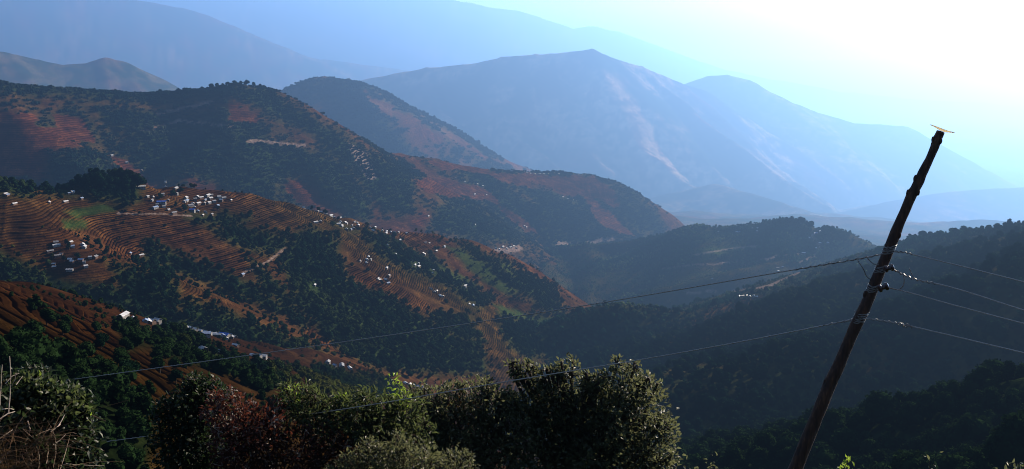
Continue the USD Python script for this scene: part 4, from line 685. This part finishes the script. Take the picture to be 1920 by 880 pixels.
def plant(name, label, cat, base_px, lobes, leaf, L, per, seed, extra=(), width=.42, big=0, stem_r=.06, twig_mat=None, droop=.2):
    """lobes: (photo x, photo y, radius in photo px, metres away[, squash]); leaves fill and clothe each lobe; branches run from the base to each lobe"""
    rg = np.random.default_rng(seed); bx, r0 = base_px; b = ray(bx, 700) * r0; b[2] = float(ground(b[0], b[1])) - .05
    sprays = []
    for l in lobes:
        for k in range(3):
            a = rg.uniform(-.35, 3.5); sprays.append((l[0] + math.cos(a) * l[2] * rg.uniform(.85, 1.12), l[1] - math.sin(a) * l[2] * rg.uniform(.85, 1.12), l[2] * rg.uniform(.16, .34), l[3] - rg.uniform(-.2, .5) * l[2] / FOC * l[3]))
    lobes = list(lobes) + sprays
    x = thing(name, label, cat, b); C, O, S = [], [], []; wood = []
    fork = b + (np.mean([at(l[0], l[1], l[3]) for l in lobes], 0) - b) * .38
    wood.append(tube(np.array([b, b + (fork - b) * .5 + rg.normal(size=3) * .05, fork]) - b, [stem_r, stem_r * .85, stem_r * .7], 8))
    for l in lobes:
        c = at(l[0], l[1], l[3]); rad3 = l[2] / FOC * l[3] * np.array([1, 1.15, 1])
        n = int(per * (l[2] / 40) ** 2)
        d = rg.normal(size=(n, 3)); d /= np.linalg.norm(d, axis=1, keepdims=True); fr_ = np.where(rg.random(n) < .68, rg.uniform(.72, 1.06, n), rg.uniform(.2, .8, n))
        lump = .56 + .84 * meshkit.fbm(d * 2.2 + seed + l[0], 3, seed)
        tw = np.round(d * 3 + rg.normal(size=3)) * .05              # leaves gather along twigs
        p = c + (d + tw) * rad3 * (fr_ * lump)[:, None]; C.append(p); O.append(d + rg.normal(size=(n, 3)) * .7 + [0, 0, .25]); S.append(np.full(n, L))
        mid = (fork + c) / 2 + rg.normal(size=3) * .12; wood.append(tube(np.array([fork, mid, c]) - b, [stem_r * .6, stem_r * .42, stem_r * .22], 6))
        for k in range(7 if n > 40 else 1):
            e = c + d[k % n] * rad3 * .95; wood.append(tube(np.array([c, (c + e) / 2 + rg.normal(size=3) * .06, e]) - b, [stem_r * .2, stem_r * .13, stem_r * .06], 4))
    C, O, S = np.vstack(C) - b, np.vstack(O), np.concatenate(S) * rg.uniform(.6, 1.35, sum(len(s) for s in S))
    obj('branches', join(wood), twig_mat or bark_m, x)
    if big:                                                         # the leaves one can pick out singly
        dist = np.linalg.norm(C + b, axis=1); front = np.argsort(-S / dist + .0015 * (dist - dist.min()))[:big]; rest = np.setdiff1d(np.arange(len(C)), front)
        for i in front:
            obj('leaf', leaf_blades(C[i:i + 1], O[i:i + 1], S[i:i + 1], rg, droop, width), LEAF[leaf], x)
        C, O, S = C[rest], O[rest], S[rest]
    keys(obj('foliage', leaf_blades(C, O, S, rg, droop, width), LEAF[leaf], x), kind='stuff')
    for leaf2, frac, lobes2, L2 in extra:
        C2, O2 = [], []
        for l in lobes2:
            c = at(l[0], l[1], l[3]); rad3 = l[2] / FOC * l[3]; n = int(frac * (l[2] / 40) ** 2); d = rg.normal(size=(n, 3)); d /= np.linalg.norm(d, axis=1, keepdims=True)
            C2.append(c + d * rad3 * rg.uniform(.7, 1.1, (n, 1))); O2.append(d + rg.normal(size=(n, 3)) * .6 + [0, 0, .3])
        C2, O2 = np.vstack(C2) - b, np.vstack(O2)
        keys(obj('foliage', leaf_blades(C2, O2, np.full(len(C2), L2) * rg.uniform(.6, 1.3, len(C2)), rg, droop, width), LEAF[leaf2], x), kind='stuff')
    return x
plant('leafy_tree', 'large olive-green tree with rounded right side and a spray reaching up to the left', 'tree', (1120, 18.5),
      [(1190, 770, 58, 17.5), (1170, 725, 42, 17.3), (1205, 840, 62, 17.8), (1130, 780, 55, 17.2), (1110, 850, 70, 17.0), (1150, 900, 75, 17.4), (1094, 715, 16, 17.2), (1092, 752, 20, 17.2), (1060, 790, 50, 17.0), (1040, 745, 34, 17.0), (1022, 710, 20, 17.0), (985, 703, 22, 17.1), (962, 692, 13, 17.1), (1068, 697, 22, 17.0), (1045, 700, 13, 17), (1010, 770, 45, 16.9), (970, 800, 50, 16.8), (1020, 850, 70, 16.7), (1210, 730, 25, 17.5), (1232, 800, 26, 17.6), (1235, 865, 25, 17.6)],
      'olive', .10, 520, 501, width=.5, stem_r=.11)
plant('broad_bush', 'dense mixed bush in the middle, olive leaves with a few brown ones', 'bush', (880, 17.5),
      [(900, 760, 45, 16.6), (860, 790, 50, 16.4), (930, 770, 40, 16.6), (880, 840, 60, 16.2), (940, 850, 60, 16.3), (830, 850, 55, 16.0), (850, 748, 26, 16.6), (812, 758, 34, 16.4), (785, 752, 24, 16.3), (905, 728, 16, 16.7), (960, 760, 26, 16.7), (800, 800, 40, 16.2)],
      'olive', .092, 520, 502, extra=[('brown', 160, [(870, 790, 45, 16.2), (900, 850, 55, 16.0), (830, 770, 30, 16.3)], .07)], stem_r=.07)
plant('green_bush', 'green bush with long pointed leaves and a bright young shoot at its right', 'bush', (650, 16.5),
      [(560, 770, 42, 15.4), (548, 750, 26, 15.5), (610, 790, 45, 15.3), (660, 790, 45, 15.3), (700, 780, 42, 15.3), (740, 790, 45, 15.4), (760, 830, 50, 15.2), (700, 840, 55, 15.0), (770, 770, 26, 15.5), (640, 765, 20, 15.4), (690, 750, 20, 15.4)],
      'green', .11, 430, 503, extra=[('bright', 330, [(736, 712, 10, 15.4), (742, 730, 13, 15.4), (752, 750, 18, 15.4), (745, 768, 16, 15.4), (548, 740, 18, 15.4), (640, 752, 12, 15.3)], .085)], width=.33, big=110, stem_r=.06, droop=.3)
plant('red_leaved_bush', 'bush with red-brown leaves and bare pale twigs left of the green bush', 'bush', (480, 16.0),
      [(440, 780, 36, 15.2), (420, 750, 22, 15.3), (470, 800, 40, 15.0), (500, 830, 45, 14.9), (440, 840, 45, 14.9), (460, 890, 50, 14.7), (515, 765, 12, 15.2), (520, 790, 18, 15.1), (560, 850, 45, 14.8), (610, 860, 45, 14.8), (400, 770, 20, 15.3)],
      'red', .078, 500, 504, extra=[('brown', 260, [(560, 850, 50, 14.7), (620, 850, 50, 14.7), (500, 870, 50, 14.6), (660, 870, 40, 14.7)], .06)], stem_r=.045, twig_mat=twig_m, width=.5)
plant('low_leafy_bush', 'low bush of small pale green leaves along the bottom edge in the middle', 'bush', (740, 14.8),
      [(690, 870, 40, 14.0), (740, 860, 40, 14.0), (790, 870, 42, 14.0), (650, 895, 35, 13.9), (850, 890, 45, 14.2)], 'olive', .07, 560, 505, stem_r=.04)
plant('dark_tree', 'dark rounded tree with glints on its crown left of the red bush', 'tree', (355, 18.0),
      [(370, 770, 52, 17.0), (340, 800, 50, 17.0), (385, 745, 32, 17.0), (400, 830, 55, 16.8), (335, 860, 52, 16.8), (360, 730, 20, 17.1), (410, 755, 24, 16.9), (320, 770, 25, 17.0), (380, 890, 60, 16.6)],
      'dark', .09, 620, 506, stem_r=.09, width=.5)
lb = plant('broad_leaved_bush', 'bush of rounded drooping leaves in the bottom left corner', 'bush', (90, 9.4),
      [(60, 740, 34, 8.7), (100, 760, 36, 8.6), (130, 770, 34, 8.6), (150, 800, 30, 8.6), (150, 840, 32, 8.5), (120, 830, 40, 8.5), (80, 800, 45, 8.5), (30, 790, 45, 8.5), (60, 712, 20, 8.8), (78, 708, 14, 8.8), (140, 880, 40, 8.4), (80, 870, 45, 8.3), (10, 740, 30, 8.6)],
      'dark', .062, 360, 507, width=.62, big=170, stem_r=.03, droop=.45, extra=[('green', 260, [(60, 740, 34, 8.6), (130, 770, 34, 8.5), (100, 760, 36, 8.5)], .06), ('bright', 60, [(78, 714, 10, 8.7), (150, 775, 16, 8.5), (120, 748, 18, 8.6)], .06)])
# dry grass and dead stems tangled through the left bush
rg = np.random.default_rng(61); stems = []
for i in range(620):
    u = rg.random(); px, py = rg.uniform(-60, 120), rg.uniform(815, 960); b = at(px, py, rg.uniform(7.7, 8.3)); Ls = rg.uniform(.15, .55); d = np.array([rg.normal() * .7, rg.normal() * .3, rg.uniform(.1, 1)]); d /= np.linalg.norm(d); bend = np.array([rg.normal() * .5, rg.normal() * .2, -.5])
    t = np.linspace(0, 1, 5)[:, None]; stems.append(tube(b + d * Ls * t + bend * Ls * .55 * t * t, np.linspace(.0032, .0008, 5), 3))
gb = at(40, 900, 8.0); gv, gf = join(stems)
gr = keys(obj('dry_grass', (gv, gf), LEAF['straw']), 'matted dry straw-coloured grass below the bush in the bottom left corner', 'grass', None, 'stuff')
x = thing('dead_stems', 'bare pale dead stems poking out of the bush in the bottom left corner', 'dead stems', gb)
for pts, w in (([(16, 775), (19, 740), (20, 700), (18, 668)], .0055), ([(0, 760), (2, 720), (4, 684)], .004), ([(10, 720), (22, 706), (36, 700)], .0035), ([(30, 722), (36, 714), (42, 706)], .004), ([(50, 845), (62, 832), (77, 815)], .0055), ([(100, 834), (112, 826), (123, 815)], .0055), ([(0, 786), (14, 776), (28, 772)], .006), ([(0, 822), (12, 814), (24, 806)], .0045), ([(52, 790), (56, 805), (55, 818)], .006), ([(110, 798), (116, 788), (121, 778)], .005), ([(0, 868), (10, 856), (18, 846)], .005), ([(4, 768), (16, 766), (26, 768)], .005), ([(95, 810), (108, 800), (114, 796)], .004), ([(112, 874), (124, 870), (150, 872), (196, 874)], .004), ([(30, 700), (28, 712), (22, 724)], .004)):
    p = np.array([at(a, b, 8.15 + .03 * i) for i, (a, b) in enumerate(pts)]); obj('stem', (lambda q: (q[0] - gb, q[1]))(tube(p, np.linspace(w, w * .6, len(p)), 5)), twig_m, x)
# sprigs whose tips just reach into the bottom of the view
for i, (px, py, label) in enumerate(((1308, 880, 'leafy sprig tip at the bottom edge just right of the large tree'), (1338, 876, 'taller leafy sprig at the bottom edge right of the large tree'), (1572, 877, 'yellowish sprig at the bottom edge right of the pole foot'), (1595, 881, 'small yellow sprig beside the one right of the pole foot'), (1750, 874, 'pale flowering sprig at the bottom edge left of the corner'), (1888, 872, 'tall sprig in the bottom right corner'), (1912, 868, 'sprig of pale leaves against the right edge'))):
    r_ = 7.5 + .2 * (i % 3); tip = at(px, py - 8, r_); b = np.array([tip[0], tip[1], float(ground(tip[0], tip[1])) - .05]); rg = np.random.default_rng(700 + i)
    x = thing('sprig', label, 'plant', b); pts = np.linspace(0, 1, 6)[:, None] * (tip - b) + rg.normal(size=(6, 3)) * .02; pts[0] = 0
    obj('stem', tube(pts, np.linspace(.008, .002, 6), 5), bark_m, x)
    n = 46; t = 1 - .55 * rg.random(n) ** 2; c = np.stack([np.interp(t, np.linspace(0, 1, 6), pts[:, k]) for k in range(3)], 1) + rg.normal(size=(n, 3)) * .03
    keys(obj('foliage', leaf_blades(c, rg.normal(size=(n, 3)) + [0, 0, .6], rg.uniform(.03, .06, n), rg), LEAF['bright' if i in (2, 3) else 'olive'], x), kind='stuff')


# ------------------------------------------------------------------ the air
haze_m = mat('haze_air', {'v': ('principled_volume', {'color': HAZE_COL, 'density': HAZE_D, 'anisotropy': HAZE_G, 'absorption_color': (0.0, 0.0, 0.0)})}, [], None, 'v.volume')
zlo, zhi = float(Z.min()) - 1.0, max(float(Z.max()), 0.0) + 3.0
hb = trimesh.creation.box([200000, 200000, zhi - zlo]); hb.apply_translation([0, 0, (zhi + zlo) / 2])
keys(obj('haze', hb, haze_m), 'pale blue haze filling the air over the whole valley', 'haze', None, 'stuff')
